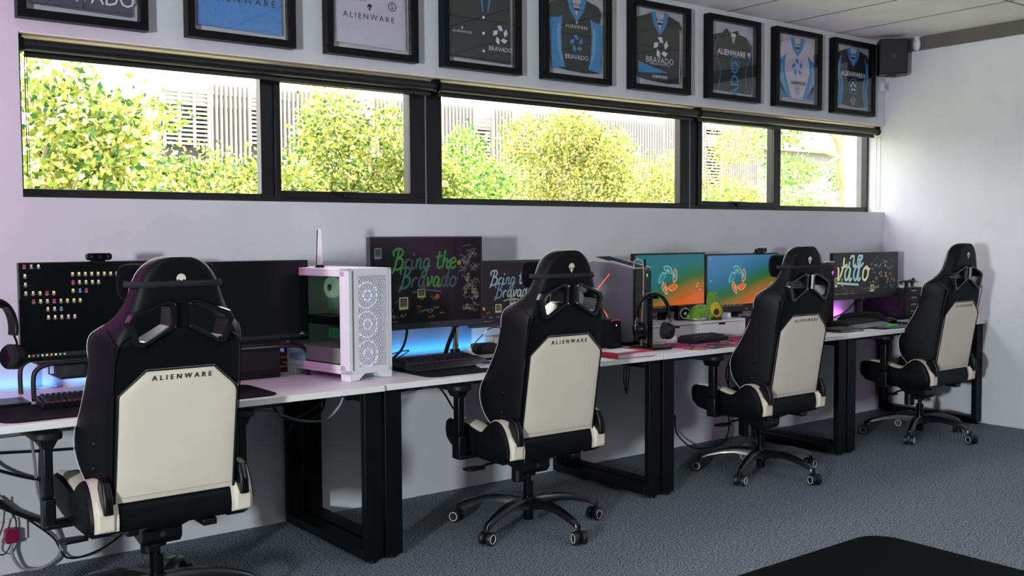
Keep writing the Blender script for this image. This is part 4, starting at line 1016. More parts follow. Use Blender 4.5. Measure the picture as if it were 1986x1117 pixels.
MB().box((-.03, -.04, 0), (.03, .03, .085)).build('red_body', mat('crimson_card', '7d1526', .6), t, bevel=.002)
q = MB(); q.box((-.0305, -.0405, .060), (.0305, .0305, .072)); q.box((-.0305, -.0405, .02), (.0305, .0305, .03)); q.build('yellow_stripes', mat('yellow_card', 'c8a21c', .6), t)

# --- second desk
monitor('large curved monitor showing dim green hand lettering, right of the white tower', -4.680, -4.045, .905, 1.343, -.33, thick=.03, content=mural(['3f8a3c', '3c6a5c', '44525c'], .36), bz=.008, chin=.030, curve=.020, scol='0c0e10', se=.5, back=mat('grey_bezel', '2b2d33', .4), stand=False)
monitor('flat grey-edged monitor with pale lettering, half hidden behind the second chair', -3.975, -3.380, .868, 1.215, -.15, content=mural(['8a9aa2', '5c7884', '7f9098'], .6), bz=.014, chin=.022, scol='0f1215', se=.5, back=mat('grey_bezel', '2b2d33', .4), stand=True)
def bar_(q, w, h): q.box((w*.08, h*.04, 0), (w*.19, h*.06, .0005), 1); return [ev('2a6aa0', .8)]
t = thing('monitor_mount', 'chrome pole with black clamp holding the curved monitor', 'monitor arm', (-4.055, -.12, DT))
MB().cyl((0, 0, .008), (0, 0, .40), .0175, 28).build('chrome_pole', chrome, t, smooth=True)
q = MB(); q.prism(rrect(.10, .09, .02, 4), 0, .010, 'z'); q.cyl((0, 0, .01), (0, 0, .03), .026, 24); q.build('clamp_base', black, t, bevel=.003)
q = MB(); q.cyl((0, 0, .145), (0, 0, .165), .026, 20); q.box((-.03, -.03, .175), (.03, .02, .235)); q.box((-.02, -.15, .26), (.02, .0, .30)); q.box((-.30, -.145, .27), (.0, -.115, .31)); q.box((-.34, -.19, .25), (-.26, -.13, .34)); q.build('arm_brackets', black, t, bevel=.004)
q = MB(); q.tube(smoothpath([(-.01, -.02, .15), (-.03, -.02, .11), (-.055, -.02, .06), (-.06, -.0, .01)]), .011, 10); q.build('cable_sleeve', black, t, smooth=True)
keyboard('keyboard', 'black keyboard with a deep dark palm rest beside the white computer tower', -4.600, -.520, R(1), .44, .150, 22, 6, .0188, plast, kk, under='7a3a70', h0=.026, rest=mat('charcoal_rest', '1a1b1f', .5))
deskmat('black desk mat under the keyboard right of the white computer tower', -4.625, -.765, -3.72, -.36, dm, .06)
t = thing('notepad', 'open spiral notepad with lilac pages and a pen on it, left of the second chair', 'notepad', (-4.175, -.585, DT+.004), R(-20))
MB().box((-.075, -.105, 0), (.075, .105, .008)).build('pages', mat('lilac_paper', 'b9b0c6', .8), t, bevel=.001)
q = MB()
for k in range(22):
    y0 = -.07+.0067*k
    q.tube([(y0, .105+.004*math.cos(a), .005+.005*math.sin(a)) for a in [2*math.pi*j/8 for j in range(8)]], .0007, 4, closed=True)
q.build('spiral_binding', mat('wire', '8a8a90', .3, metal=1), t)
t = thing('pen', 'purple pen lying on the spiral notepad', 'pen', (-4.165, -.60, DT+.0165), R(-8))
MB().tube([(-.062, 0, 0), (-.055, 0, 0), (.03, 0, 0)], [.0018, .0042, .0045], 12).build('barrel', mat('purple_plastic', '2a1a6a', .3), t, smooth=True)
MB().tube([(.03, 0, 0), (.07, 0, 0)], .0042, 12).build('silver_end', mat('light_metal', '9a9da2', .3, metal=.8), t, smooth=True)
t = thing('mouse_bungee', 'white mouse cable holder with a curved wire arm beside the chrome pole', 'mouse bungee', (-4.085, -.300, DT), R(-15))
q = MB(); q.loft([[(-.04, -.05, 0), (.05, -.05, 0), (.03, .04, 0), (-.03, .04, 0)], [(-.03, -.035, .010), (.035, -.035, .010), (.02, .03, .010), (-.02, .03, .010)], [(-.012, -.005, .032), (.008, -.005, .032), (.008, .016, .032), (-.012, .016, .032)], [(-.008, .0, .055), (.004, .0, .055), (.004, .010, .055), (-.008, .010, .055)]]); q.build('weighted_base', whitep, t, bevel=.002)
MB().tube([(-.002, .005, .05), (.04, .006, .09), (.072, .006, .118)], .0035, 8).build('spring_arm', mat('brown_spring', '6b5a4c', .5), t, smooth=True)
MB().tube([(.072, .006, .118), (.092, .006, .135)], .006, 10).build('white_tip', whitep, t, smooth=True)
o = MB().tube(smoothpath([(-3.995, -.318, .872), (-3.97, -.33, .884), (-3.93, -.34, .880), (-3.90, -.36, .84), (-3.875, -.38, .78), (-3.85, -.40, .745)], 6), .003, 8).build('mouse_cable', cable, None, smooth=True); tag(o, 'thin black cable arching down from the white mouse cable holder', 'cable')
t = thing('case', 'small black rounded case on the desk right of the mouse cable holder', 'case', (-3.905, -.165, DT), R(-8))
MB().prism(rrect(.125, .095, .025, 5), 0, .052, 'z').build('case_body', mat('black_case_cloth', '0a0b0d', .85), t, bevel=.010, seg=3)
t = thing('carton', 'beige carton with faint print behind the black rounded case', 'box', (-3.72, -.10, DT))
MB().box((-.10, -.045, 0), (.10, .045, .078)).build('carton_body', mat('beige_card', 'b5ab9c', .7), t, bevel=.002)
MB().text('LET THE GAMES', .012, frame((-.02, -.0456, .045), (1, 0, 0), (0, 0, 1))).text('BE CLOUD', .012, frame((-.02, -.0456, .030), (1, 0, 0), (0, 0, 1))).build('lettering', print_k, t)
# hexagonal grey computer tower
t = thing('computer_tower', 'angular grey computer tower with red light strips on its side, right of the second chair', 'computer', (-3.105, -.455, DT), R(13))
W, D, H = .178, .44, .43
SP = [(0, .030), (0, .425), (.15, .462), (.26, .468), (.42, .44), (D, .36), (D, .09), (.40, .03), (.20, .015), (.05, .022)]
grm = mat('graphite_side_panel', '6c6e74', .45, metal=.1)
q = MB().prism(SP, .004, W-.004, 'x'); q.build('body', mat('tower_black', '0c0d10', .3), t, bevel=.004)
q = MB()
q.prism([(a+(.004 if a < .2 else -.004), b) for a, b in SP], -.006, .006, 'x'); q.prism([(a+(.004 if a < .2 else -.004), b) for a, b in SP], W-.006, W+.006, 'x'); q.build('side_panel', grm, t, bevel=.005)
q = MB(); q.prism([(.0, .424), (.15, .461), (.26, .467), (.26, .472), (.15, .467), (-.002, .430)], .0, .020, 'x'); q.prism([(.0, .424), (.15, .461), (.26, .467), (.26, .472), (.15, .467), (-.002, .430)], W-.02, W, 'x'); q.build('top_rails', mat('light_grey_trim', '9a9ba0', .4), t)
q = MB()
for k in range(20): q.box((.025, .03+.012*k, .432+.0028*k), (W-.025, .037+.012*k, .437+.0028*k))
q.build('top_grille', mat('grille_teal_black', '16201f', .5), t)
MB().box((.006, -.004, .040), (W-.006, .002, .418)).build('front_panel', gloss, t, bevel=.003)
q = MB()
for a, b in (((.155, .395), (.245, .300)), ((.245, .262), (.220, .228)), ((.195, .195), (.165, .155))):
    q.tube([(-.0065, a[0], a[1]), (-.0065, b[0], b[1])], .0024, 6)
q.build('red_light_strip', ev('ff5a50', 1.5), t)
MB().box((.025, .06, .0), (W-.025, .36, .022)).build('plinth', black, t)
T = frame((W*.72, -.0045, .385), (1, 0, 0), (0, 0, 1)); q = MB(); alien(q, 0, 0, .022, T, 0, 1); q.build('alien_head_light', [ev('5ad02a', 1.2), black], t)
q = MB(); T = frame((W*.52, -.0046, .285), (1, 0, 0), (0, 0, 1))
q.poly([(.019*math.cos(a)*(1+.12*math.cos(3*a)), .030*math.sin(a)*(1+.08*math.cos(5*a)), 0) for a in [2*math.pi*k/26 for k in range(26)]], 0, T); q.poly([(.016*math.cos(a)*(1+.12*math.cos(3*a)), .026*math.sin(a)*(1+.08*math.cos(5*a)), .0003) for a in [2*math.pi*k/26 for k in range(26)]], 1, T)
q.poly([(-.011, .006, .0006), (-.008, -.012, .0006), (.008, -.012, .0006), (.011, .006, .0006), (.0, .011, .0006)], 2, T); q.poly([(-.009, -.013, .0006), (-.004, -.024, .0006), (.006, -.024, .0006), (.008, -.013, .0006)], 3, T)
q.build('sticker', [mat('sticker_blue', '3f78b0', .5), mat('sticker_navy', '14161c', .5), mat('sticker_yellow', 'b98a1c', .5), mat('sticker_pink', 'a8707c', .5)], t)
t = thing('usb_dongle', 'black wireless dongle standing on the front edge of the grey computer tower', 'dongle', (-2.972, -.405, DT+.432), R(13))
MB().box((-.006, -.005, 0), (.006, .005, .045)).build('dongle_body', plast, t, bevel=.002)
o = MB().tube(smoothpath([(-3.075, -.425, DT+.432), (-3.073, -.425, DT+.462), (-3.060, -.435, DT+.472), (-3.045, -.460, DT+.462), (-3.052, -.475, DT+.38), (-3.075, -.49, DT+.20), (-3.105, -.51, DT+.05), (-3.12, -.53, DT+.005)], 6), .0038, 8).build('charging_cable', mat('cream_cable', 'b7ab98', .5), None, smooth=True)
tag(o, 'cream charging cable hanging down the front of the grey computer tower', 'cable')
t = thing('network_router', 'small black device with a faint logo and a red edge beside the grey computer tower', 'router', (-3.27, -.40, DT), R(10))
MB().prism([(0, 0), (.10, 0), (.085, .145), (.0, .16)], -.045, .045, 'y').build('device_body', plast, t, bevel=.004)
q = MB(); q.box((.0, -.0465, .150), (.075, -.0445, .154)); q.build('red_edge', ev('c02438', .8), t)
q = MB(); q.box((.04, -.0465, .120), (.047, -.0445, .128)); q.build('indicator', ev('d8dce0', 1), t)
MB().text('ROG', .016, frame((.03, -.0465, .018), (1, 0, 0), (0, 0, 1))).build('lettering', mat('dim_print', '5a5c60', .5), t)
# headset on a stand in front of the tower
hstand('black headset stand in front of the grey computer tower', -3.105, -.585, R(-6), .285, .20, .13)
headset('black over-ear headset hanging in front of the grey computer tower', -3.105, -.600, DT+.198, R(-32), span=.084, h=.20)
t = thing('book', 'red hardback book at the front edge of the desk, right of the second chair', 'book', (-3.435, -.725, DT), R(-2))
q = MB(); q.box((-.125, -.088, 0), (.125, .088, .003)); q.box((-.125, -.088, .025), (.125, .088, .028)); q.box((-.125, -.088, .0), (-.121, .088, .028)); q.build('cover', mat('red_cover', 'b3142c', .45), t, bevel=.001)
MB().box((-.121, -.083, .003), (.120, .083, .025)).build('page_block', mat('page_white', 'c9c2cc', .8, noise=.1, nscale=300), t)
t = tag(MB().box((-.085, -.06, 0), (.085, .06, .001)).build('paper_sheet', mat('paper', 'c9ced8', .8)), 'loose white sheet lying on top of the red book', 'paper'); t.location = (-3.46, -.712, DT+.0282); t.rotation_euler = (0, 0, R(6))

# --- third desk
def gradient_screen():
    m = bpy.data.materials.new('colour_gradient_wallpaper'); m.use_nodes = True; nt = m.node_tree; b = nt.nodes['Principled BSDF']
    b.inputs['Base Color'].default_value = (.01, .01, .01, 1); b.inputs['Roughness'].default_value = .3
    tc = nt.nodes.new('ShaderNodeTexCoord'); sp = nt.nodes.new('ShaderNodeSeparateXYZ'); nt.links.new(tc.outputs['Generated'], sp.inputs[0])
    a = nt.nodes.new('ShaderNodeMath'); a.operation = 'MULTIPLY_ADD'; a.inputs[1].default_value = -.42; nt.links.new(sp.outputs[0], a.inputs[0]); ad0 = nt.nodes.new('ShaderNodeMath'); ad0.inputs[1].default_value = .20; nt.links.new(sp.outputs[2], ad0.inputs[0]); nt.links.new(ad0.outputs[0], a.inputs[2])
    sn = nt.nodes.new('ShaderNodeMath'); sn.operation = 'SINE'; ml = nt.nodes.new('ShaderNodeMath'); ml.operation = 'MULTIPLY'; ml.inputs[1].default_value = 6.0; nt.links.new(sp.outputs[0], ml.inputs[0]); nt.links.new(ml.outputs[0], sn.inputs[0])
    a2 = nt.nodes.new('ShaderNodeMath'); a2.operation = 'MULTIPLY_ADD'; a2.inputs[1].default_value = .06; nt.links.new(sn.outputs[0], a2.inputs[0]); nt.links.new(a.outputs[0], a2.inputs[2])
    r = nt.nodes.new('ShaderNodeValToRGB'); e = r.color_ramp.elements
    e[0].position = 0.0; e[0].color = (*lin('e0641e'), 1); e[1].position = 1.0; e[1].color = (*lin('0f6f7c'), 1)
    for p, c in ((.05, 'c8601c'), (.16, 'a86a20'), (.27, '7a6a1c'), (.36, '2c6a1c'), (.48, '146a50'), (.66, '14707a')):
        x = e.new(max(.001, p)); x.color = (*lin(c), 1)
    nt.links.new(a2.outputs[0], r.inputs[0]); nt.links.new(r.outputs[0], b.inputs['Emission Color']); b.inputs['Emission Strength'].default_value = .6
    return m
def gradient_screen2():
    m = gradient_screen().copy(); r = [n for n in m.node_tree.nodes if n.type == 'VALTORGB'][0]
    e = r.color_ramp.elements; e[-1].color = (*lin('3f7fae'), 1); e[-2].color = (*lin('1c6c94'), 1)
    return m
def blades(sc):
    def f(q, w, h):
        mats = [ev('9fc8c4', .5), ev('1c7a86', .8), ev('c0502a', .9), ev('d8c9a0', .7), ev('e08a4a', .8)]
        cx, cy, s = w*sc, h*.53, h*.27
        for k in range(5):
            a = R(100+72*k); ca, sa = math.cos(a), math.sin(a)
            P = smoothpath([(.30, -.45, 0), (.75, -.42, 0), (1.02, .05, 0), (.98, .38, 0)], 4); Q = smoothpath([(.98, .38, 0), (.62, .20, 0), (.42, -.10, 0), (.30, -.45, 0)], 4)
            o = [(p.x, p.y) for p in P]+[(p.x, p.y) for p in Q[1:-1]]
            def pl(sh, zz, mi): q.poly([(cx+s*.95*((px-.62)*sh+.62)*ca-s*((py)*sh)*sa, cy+s*((px-.62)*sh+.62)*sa+s*(py*sh)*ca, zz) for px, py in o], mi)
            pl(1.0, .0004, 1 if k < 3 else 5); pl(.78, .0007, [2, 2, 3, 3, 2][k]); pl(.40, .0010, [1, 2, 5, 3, 1][k])
        for k in range(11): q.box((w*(.18+.03*k), h*.015, 0), (w*(.19+.03*k), h*.03, .0006), [1, 4, 2, 1, 5][k % 5])
        q.box((0, 0, 0), (w, h*.045, .0003), 6)
        for x, y in ((.03, .92), (.42-.38, .50), (.90, .42), (.93, .30), (.88, .37)): q.box((w*x, h*y, 0), (w*x+.006, h*y+.010, .0006), 4)
        return mats+[mat('taskbar_dark', '14110c', .5)]
    return f
GM = [None]
monitor('monitor with a teal to orange wallpaper, left of the pair behind the plush toys', -2.955, -2.358, .897, 1.240, -.30, content=blades(.47), scol=gradient_screen, bz=.010, chin=.022)
o = monitor('monitor with a blue to orange wallpaper and a webcam on its top edge', -2.350, -1.660, .868, 1.228, -.30, content=blades(.42), scol=gradient_screen2, bz=.010, chin=.032)
MB().text('DELL', .014, frame((.03, -.0015, .014), (1, 0, 0), (0, 0, 1))).build('maker_lettering', mat('dim_print2', 'a0a4a8', .5), o)
webcam(-1.845, -.305, 1.2295, 'black webcam on top of the screen behind the third chair')
t = thing('desk_shelf', 'low white desk shelf with two drawers carrying the plush toys', 'shelf unit', (-2.985, -.465, DT+.0045))
L = .800; q = MB(); q.box((0, 0, .092), (L, .26, .106)); q.box((0, 0, 0), (.014, .26, .092)); q.box((L-.014, 0, 0), (L, .26, .092)); q.box((0, .25, 0), (L, .26, .092)); q.box((0, 0, 0), (L, .26, .006)); q.box((L/2-.006, .004, .006), (L/2+.006, .25, .092)); q.build('carcass', white, t, bevel=.0015)
for k in range(2):
    a = .016+k*(L/2-.008); b = a+L/2-.026
    q = MB(); q.box((a, .001, .009), (b, .010, .078)); q.box((a, .001, .078), ((a+b)/2-.032, .010, .089)); q.box(((a+b)/2+.032, .001, .078), (b, .010, .089)); d_ = q.build('drawer_front', white, t, bevel=.001)
    MB().box(((a+b)/2-.032, .006, .076), ((a+b)/2+.032, .0085, .090)).build('grip_recess', mat('recess_black', '030304', .8), d_)
ZSH = DT+.0045+.106
t = thing('computer_speaker', 'small black desktop speaker with a silver ring on the white desk shelf', 'speaker', (-2.585, -.33, ZSH), R(-25))
q = MB(); q.loft([[(-.042, -.035, 0), (.042, -.035, 0), (.042, .04, 0), (-.042, .04, 0)], [(-.040, -.035, .05), (.040, -.035, .05), (.040, .04, .05), (-.040, .04, .05)], [(-.028, -.028, .086), (.028, -.028, .086), (.028, .035, .086), (-.028, .035, .086)]]); q.build('cabinet', plast, t, bevel=.006, seg=3)
q = MB(); q.cyl((0, -.040, .042), (0, -.034, .042), .033, 28); dr = q.build('driver_cone', black, t, smooth=True)
q = MB(); q.tube([(.030*math.cos(a), -.041, .042+.030*math.sin(a)) for a in [2*math.pi*k/30 for k in range(30)]], .003, 8, closed=True); q.ell((0, -.042, .042), (.009, .005, .009), 12); q.build('silver_ring', mat('silver_ring', 'a8aaa8', .3, metal=.6), dr, smooth=True)
# plush dinosaur
fur = mat('green_plush', '5c8c14', .95, noise=.25, nscale=60, bump=.6, bscale=500, sheen=.4)
t = thing('plush_dinosaur', 'green long-necked plush dinosaur on the white desk shelf', 'plush toy', (-2.495, -.395, ZSH), R(-12))
bd = MB()
rings = []
for x_, zc, ry, rz_ in [(-.105, .018, .012, .010), (-.085, .028, .028, .024), (-.055, .044, .040, .040), (-.015, .050, .044, .046), (.025, .048, .042, .044), (.055, .044, .034, .036), (.072, .040, .018, .02)]:
    rings.append([(x_, ry*math.cos(a), max(.001, zc+rz_*math.sin(a))) for a in [2*math.pi*k/16 for k in range(16)]])
bd.loft(rings); bd.build('body', fur, t, smooth=True, sub=1)
nk = MB(); nk.tube(smoothpath([(.045, 0, .045), (.062, 0, .075), (.060, 0, .105), (.066, -.002, .130), (.088, -.004, .142)], 5), [.030, .029, .027, .026, .025, .024, .022, .021, .020, .019, .019, .019, .019, .020, .022, .025, .026, .026, .025, .024, .021], 14); nk.ell((.082, -.003, .142), (.030, .024, .024), 14); nk.build('neck_and_head', fur, t, smooth=True)
q = MB(); q.tube(smoothpath([(.082, -.003, .062), (.084, -.004, .090), (.080, -.005, .115), (.095, -.005, .128), (.106, -.005, .135)], 4), [.012]*17, 10); q.build('pale_throat', mat('cream_plush', 'b5a89c', .95), t, smooth=True)
q = MB()
for x_, y_ in ((.045, -.035), (.045, .035), (-.045, -.032)): q.ell((x_, y_, .020), (.018, .018, .022), 12)
q.build('legs', fur, t, smooth=True)
MB().ell((.088, -.026, .146), (.004, .003, .004), 10).build('eye', gloss, t, smooth=True)
MB().ell((-.03, -.020, .010), (.055, .030, .010), 12).build('belly', mat('cream_plush', 'b5a89c', .95), t, smooth=True)
# plush avocado
t = thing('plush_avocado', 'plush avocado half with blue-green skin and yellow face leaning on the plush dinosaur', 'plush toy', (-2.425, -.440, ZSH), R(-38))
def egg(q, c, rx, ry, rz_, mi=0, n=18, cut=None):
    rings = []
    for i in range(1, n):
        th = math.pi*i/n; z = -math.cos(th); f = math.sin(th)*(1-.16*z)
        rings.append([(c[0]+rx*f*math.cos(a), c[1]+ry*f*math.sin(a), c[2]+rz_*z) for a in [2*math.pi*k/n for k in range(n)]])
    q.loft(rings, mi)
q = MB(); egg(q, (0, .012, .058), .046, .034, .058); q.build('skin', mat('teal_plush', '1c7f84', .9, bump=.4, bscale=400), t, smooth=True)
q = MB(); egg(q, (0, -.006, .058), .040, .026, .051); q.build('yellow_flesh', mat('yellow_plush', 'b0a01c', .9, bump=.4, bscale=400), t, smooth=True)
q = MB(); egg(q, (0, -.026, .050), .017, .012, .021); q.build('brown_stone', mat('brown_plush', '3a2210', .9), t, smooth=True)
q = MB(); q.ell((-.018, -.025, .012), (.020, .016, .012), 12); q.ell((.020, -.026, .010), (.016, .016, .010), 12); q.build('brown_feet', mat('brown_plush', '3a2210', .9), t, smooth=True)
q = MB(); q.ell((-.008, -.030, .090), (.002, .002, .002), 8); q.ell((.012, -.029, .088), (.002, .002, .002), 8); q.build('eyes', gloss, t)
t = tag(MB().box((-.045, -.03, 0), (.045, .03, .030)).build('small_white_box', white, None, bevel=.002), 'small white box beside the avocado on the desk shelf', 'box'); t.location = (-2.275, -.36, ZSH); t.rotation_euler = (0, 0, R(-12))
t = thing('tumbler', 'grey glass tumbler right of the white desk shelf', 'tumbler', (-2.085, -.40, DT))
MB().lathe([(.036, 0), (.038, .01), (.040, .10), (.043, .105), (.043, .112), (.040, .112), (.038, .10), (.035, .012), (.0, .010)], 28).build('cup', glass('grey_glass', (.55, .58, .62), 1.0, .05, .06), t, smooth=True)
q = MB(); q.ell((-.03, -.02, .12), (.007, .007, .007), 10); q.tube([(-.03, -.02, .12), (.0, .0, .02)], .003, 6); q.tube([(.02, .0, .125), (.0, .0, .02)], .003, 6); q.build('stirrers', mat('light_metal', '9a9da2', .3, metal=.8), t)
keyboard('keyboard', 'compact black keyboard on the pink patterned desk mat', -2.775, -.605, R(9), .335, .125, 16, 6, .0190, mat('black_case_plastic', '08090b', .4), kk, h0=.024)
def patmat():
    m = bpy.data.materials.new('pink_patterned_mat'); m.use_nodes = True; nt = m.node_tree; b = nt.nodes['Principled BSDF']; b.inputs['Roughness'].default_value = .85
    tc = nt.nodes.new('ShaderNodeTexCoord'); v = nt.nodes.new('ShaderNodeTexVoronoi'); v.inputs['Scale'].default_value = 12
    v2 = nt.nodes.new('ShaderNodeTexVoronoi'); v2.feature = 'DISTANCE_TO_EDGE'; v2.inputs['Scale'].default_value = 12
    r = nt.nodes.new('ShaderNodeValToRGB'); r.color_ramp.interpolation = 'CONSTANT'; e = r.color_ramp.elements
    e[0].color = (*lin('c4107c'), 1); e[1].position = .28; e[1].color = (*lin('c86a78'), 1)
    for p, c in ((.42, '2f6f94'), (.52, 'b04a86'), (.66, 'a98a3c'), (.74, 'b5aab4'), (.84, 'd0187c')):
        x = e.new(p); x.color = (*lin(c), 1)
    sp = nt.nodes.new('ShaderNodeSeparateColor'); r3 = nt.nodes.new('ShaderNodeMath'); r3.operation = 'LESS_THAN'; r3.inputs[1].default_value = .06
    mx = nt.nodes.new('ShaderNodeMix'); mx.data_type = 'RGBA'; mx.inputs['B'].default_value = (.01, .01, .012, 1)
    nt.links.new(tc.outputs['Object'], v.inputs['Vector']); nt.links.new(tc.outputs['Object'], v2.inputs['Vector']); nt.links.new(v.outputs['Color'], sp.inputs[0]); nt.links.new(sp.outputs[0], r.inputs[0])
    nt.links.new(r.outputs[0], mx.inputs['A']); nt.links.new(v2.outputs['Distance'], r3.inputs[0]); nt.links.new(r3.outputs[0], mx.inputs['Factor']); nt.links.new(mx.outputs['Result'], b.inputs['Base Color'])
    return m
deskmat('desk mat with a pink, blue and gold geometric pattern under the compact keyboard', -2.975, -.800, -2.06, -.40, patmat(), .02)
t = tag(MB().ell((0, 0, .018), (.032, .055, .018), 16).build('mouse', whitep, None, smooth=True), 'white computer mouse on the pink patterned mat, left of the third chair', 'mouse'); t.location = (-2.215, -.565, DT+.004); t.rotation_euler = (0, 0, R(-10))

# --- fourth desk
monitor('monitor in the far corner showing bright hand lettering cut off at its left', -1.075, -.288, .893, 1.216, -.30, content=lambda q, w, h: mural(['b5b58a', '8fa898', '7fa0a8'], .9)(q, w, h, True), bz=.016, chin=.034, scol='15181a', se=.8)
t = thing('computer_tower', 'slim black computer tower with a magenta alien head light, right of the third chair', 'computer', (-1.475, -.45, DT), 0)
MB().box((0, 0, .0), (.200, .27, .425)).build('body', gloss, t, bevel=.010, seg=3)
MB().box((.02, -.004, .02), (.18, .002, .41)).build('front_panel', plast, t, bevel=.004)
T = frame((.175, -.0045, .355), (1, 0, 0), (0, 0, 1)); q = MB(); alien(q, 0, 0, .026, T, 0, 1); q.build('alien_head_light', [ev('ff3ad8', 1.6), black], t)
q = MB(); q.box((.12, .0, .425), (.2, .03, .432)); q.build('white_top_edge', white, t)
t = thing('monitor', 'dark monitor mostly hidden behind the slim black tower', 'monitor', (-1.32, -.12, DT+.15))
MB().box((-.25, 0, 0), (.30, .03, .325)).build('casing', mat('grey_bezel', '2b2d33', .4), t, bevel=.003); q = MB(); q.box((-.03, .03, -.146), (.03, .05, .2)); q.box((-.1, -.03, -.15), (.1, .09, -.142)); q.build('stand', black, t)
keyboard('keyboard', 'black keyboard with a silver-grey palm rest in the far corner', -1.335, -.60, R(6), .46, .15, 22, 6, .0198, plast, kk, h0=.022, rest=mat('silver_grey_rest', '7b7d84', .4))
t = tag(MB().ell((0, 0, .019), (.032, .058, .019), 16).build('mouse', plast, None, smooth=True), 'black computer mouse right of the far corner keyboard', 'mouse'); t.location = (-.775, -.53, DT+.004); t.rotation_euler = (0, 0, R(20))
q = MB(); q.tube([(.024*math.cos(a), .058*.7*math.sin(a)-.01, .021) for a in [R(-60+60*k/6) for k in range(7)]], .0015, 5); o = q.build('blue_light_line', ev('3ac0e8', 1.2), t)
deskmat('black desk mat in the far corner', -1.20, -.765, -.62, -.40, dm, .03)
t = tag(MB().prism(smoothpath([(-.2, -.03, 0), (-.19, .03, 0), (-.12, .052, 0), (-.02, .058, 0), (.08, .062, 0), (.16, .05, 0), (.20, .02, 0), (.19, -.03, 0)], 3) and [(-.20, .0), (-.195, .03), (-.15, .055), (-.05, .066), (.04, .062), (.12, .066), (.18, .045), (.20, .015), (.19, 0)], -.07, .07, 'y').build('cushion', mat('black_fleece', '07080a', .95), None, bevel=.02, seg=4), 'low black cushion lying behind the far corner keyboard', 'cushion'); t.location = (-.80, -.34, DT); t.rotation_euler = (0, 0, R(3))
t = thing('drawer_unit', 'black desktop drawer unit in the corner beside the last screen', 'drawer unit', (-.155, -.19, DT))
MB().box((-.135, -.15, 0), (.145, .17, .215)).build('cabinet', black, t, bevel=.004)
for k in range(4):
    d_ = MB().box((-.125, -.156, .010+.05*k), (.135, -.149, .053+.05*k)).build('drawer', plast, t, bevel=.002)
    MB().prism(rrect(.07, .010, .004, 3, 0, .045+.05*k), -.160, -.155, 'y').build('drawer_handle', mat('light_metal', '9a9da2', .3, metal=.8), d_)
t = tag(MB().box((-.09, -.10, 0), (.09, .10, .012)).build('paper_stack', mat('paper', 'c9ced8', .8)), 'small stack of white papers on top of the black drawer unit', 'papers'); t.location = (-.12, -.18, DT+.2152); t.rotation_euler = (0, 0, R(8))
t = thing('web_camera', 'small black camera on the drawer unit, partly behind the farthest chair', 'camera', (-.055, -.27, DT+.2152))
q = MB(); q.cyl((0, 0, 0), (0, 0, .03), .008, 14); q.box((-.02, -.014, .03), (.02, .014, .055)); q.ell((.0, -.01, .060), (.009, .009, .009), 10); q.build('camera_body', plast, t, bevel=.003)
t = thing('headset_stand', 'slim black headset stand behind the far corner screen', 'headset stand', (-.375, -.375, DT))
q = MB(); q.prism(rrect(.12, .10, .02, 4), 0, .01, 'z'); q.build('base_plate', plast, t)
MB().box((.045+.02, -.008, .010), (.075+.015, .010, .262)).build('post', plast, t, bevel=.002)
MB().tube([(.0, 0, .262), (.03, 0, .268), (.12, 0, .268), (.15, 0, .262), (.16, 0, .255)], .008, 8).build('top_hook', plast, t, smooth=True)
t = thing('notebook', 'closed black notebook at the front of the far corner desk', 'notebook', (-1.49, -.655, DT), R(-4))
MB().box((-.11, -.08, .0), (.11, .08, .022)).build('cover', mat('black_notebook', '0e1014', .5), t, bevel=.003)
MB().box((-.107, -.0815, .005), (.1105, .078, .017)).build('pages', mat('grey_pages', '6a6c70', .8), t)
MB().box((.085, -.082, -.0), (.091, .082, .0235)).build('elastic_band', plast, t)
for k, (x, y, rz, lab) in enumerate([(-1.56, -.735, 4, 'loose sheet of white paper in front of the black notebook, behind the third chair'), (-1.36, -.725, -14, 'crumpled edge sheet of white paper right of the black notebook')]):
    q = MB(); q.box((-.105, -.055, 0), (.105, .055, .0012)); o = q.build('paper_sheet', mat('paper', 'c9ced8', .8)); o.location = (x, y, DT+.0003+k*.0015); o.rotation_euler = (0, 0, R(rz)); tag(o, lab, 'paper')
t = tag(MB().box((-.14, -.06, 0), (.14, .06, .003)).build('document_folder', mat('blue_folder', '35587e', .6)), 'thin blue folder under the green highlighter on the far corner desk', 'folder'); t.location = (-.98, -.715, DT+.0042); t.rotation_euler = (0, 0, R(2))
t = thing('highlighter', 'bright green highlighter pen on the blue folder', 'highlighter', (-1.05, -.735, DT+.0162), R(-4))
MB().tube([(-.06, 0, 0), (-.04, 0, 0), (.045, 0, 0), (.05, 0, 0)], [.005, .0085, .0085, .004], 12).build('barrel', mat('neon_green', '52c010', .4), t, smooth=True)
MB().tube([(-.085, 0, 0), (-.06, 0, 0)], [.003, .005], 10).build('tip', mat('grey_tip', '8a8f80', .5), t, smooth=True)
t = tag(MB().tube([(-.07, 0, 0), (-.06, 0, 0), (.07, 0, 0)], [.001, .0038, .0038], 10).build('pen', mat('magenta_pen', 'b01850', .35), None, smooth=True), 'magenta pen behind the green highlighter', 'pen'); t.location = (-.93, -.685, DT+.0115); t.rotation_euler = (0, 0, R(-3))

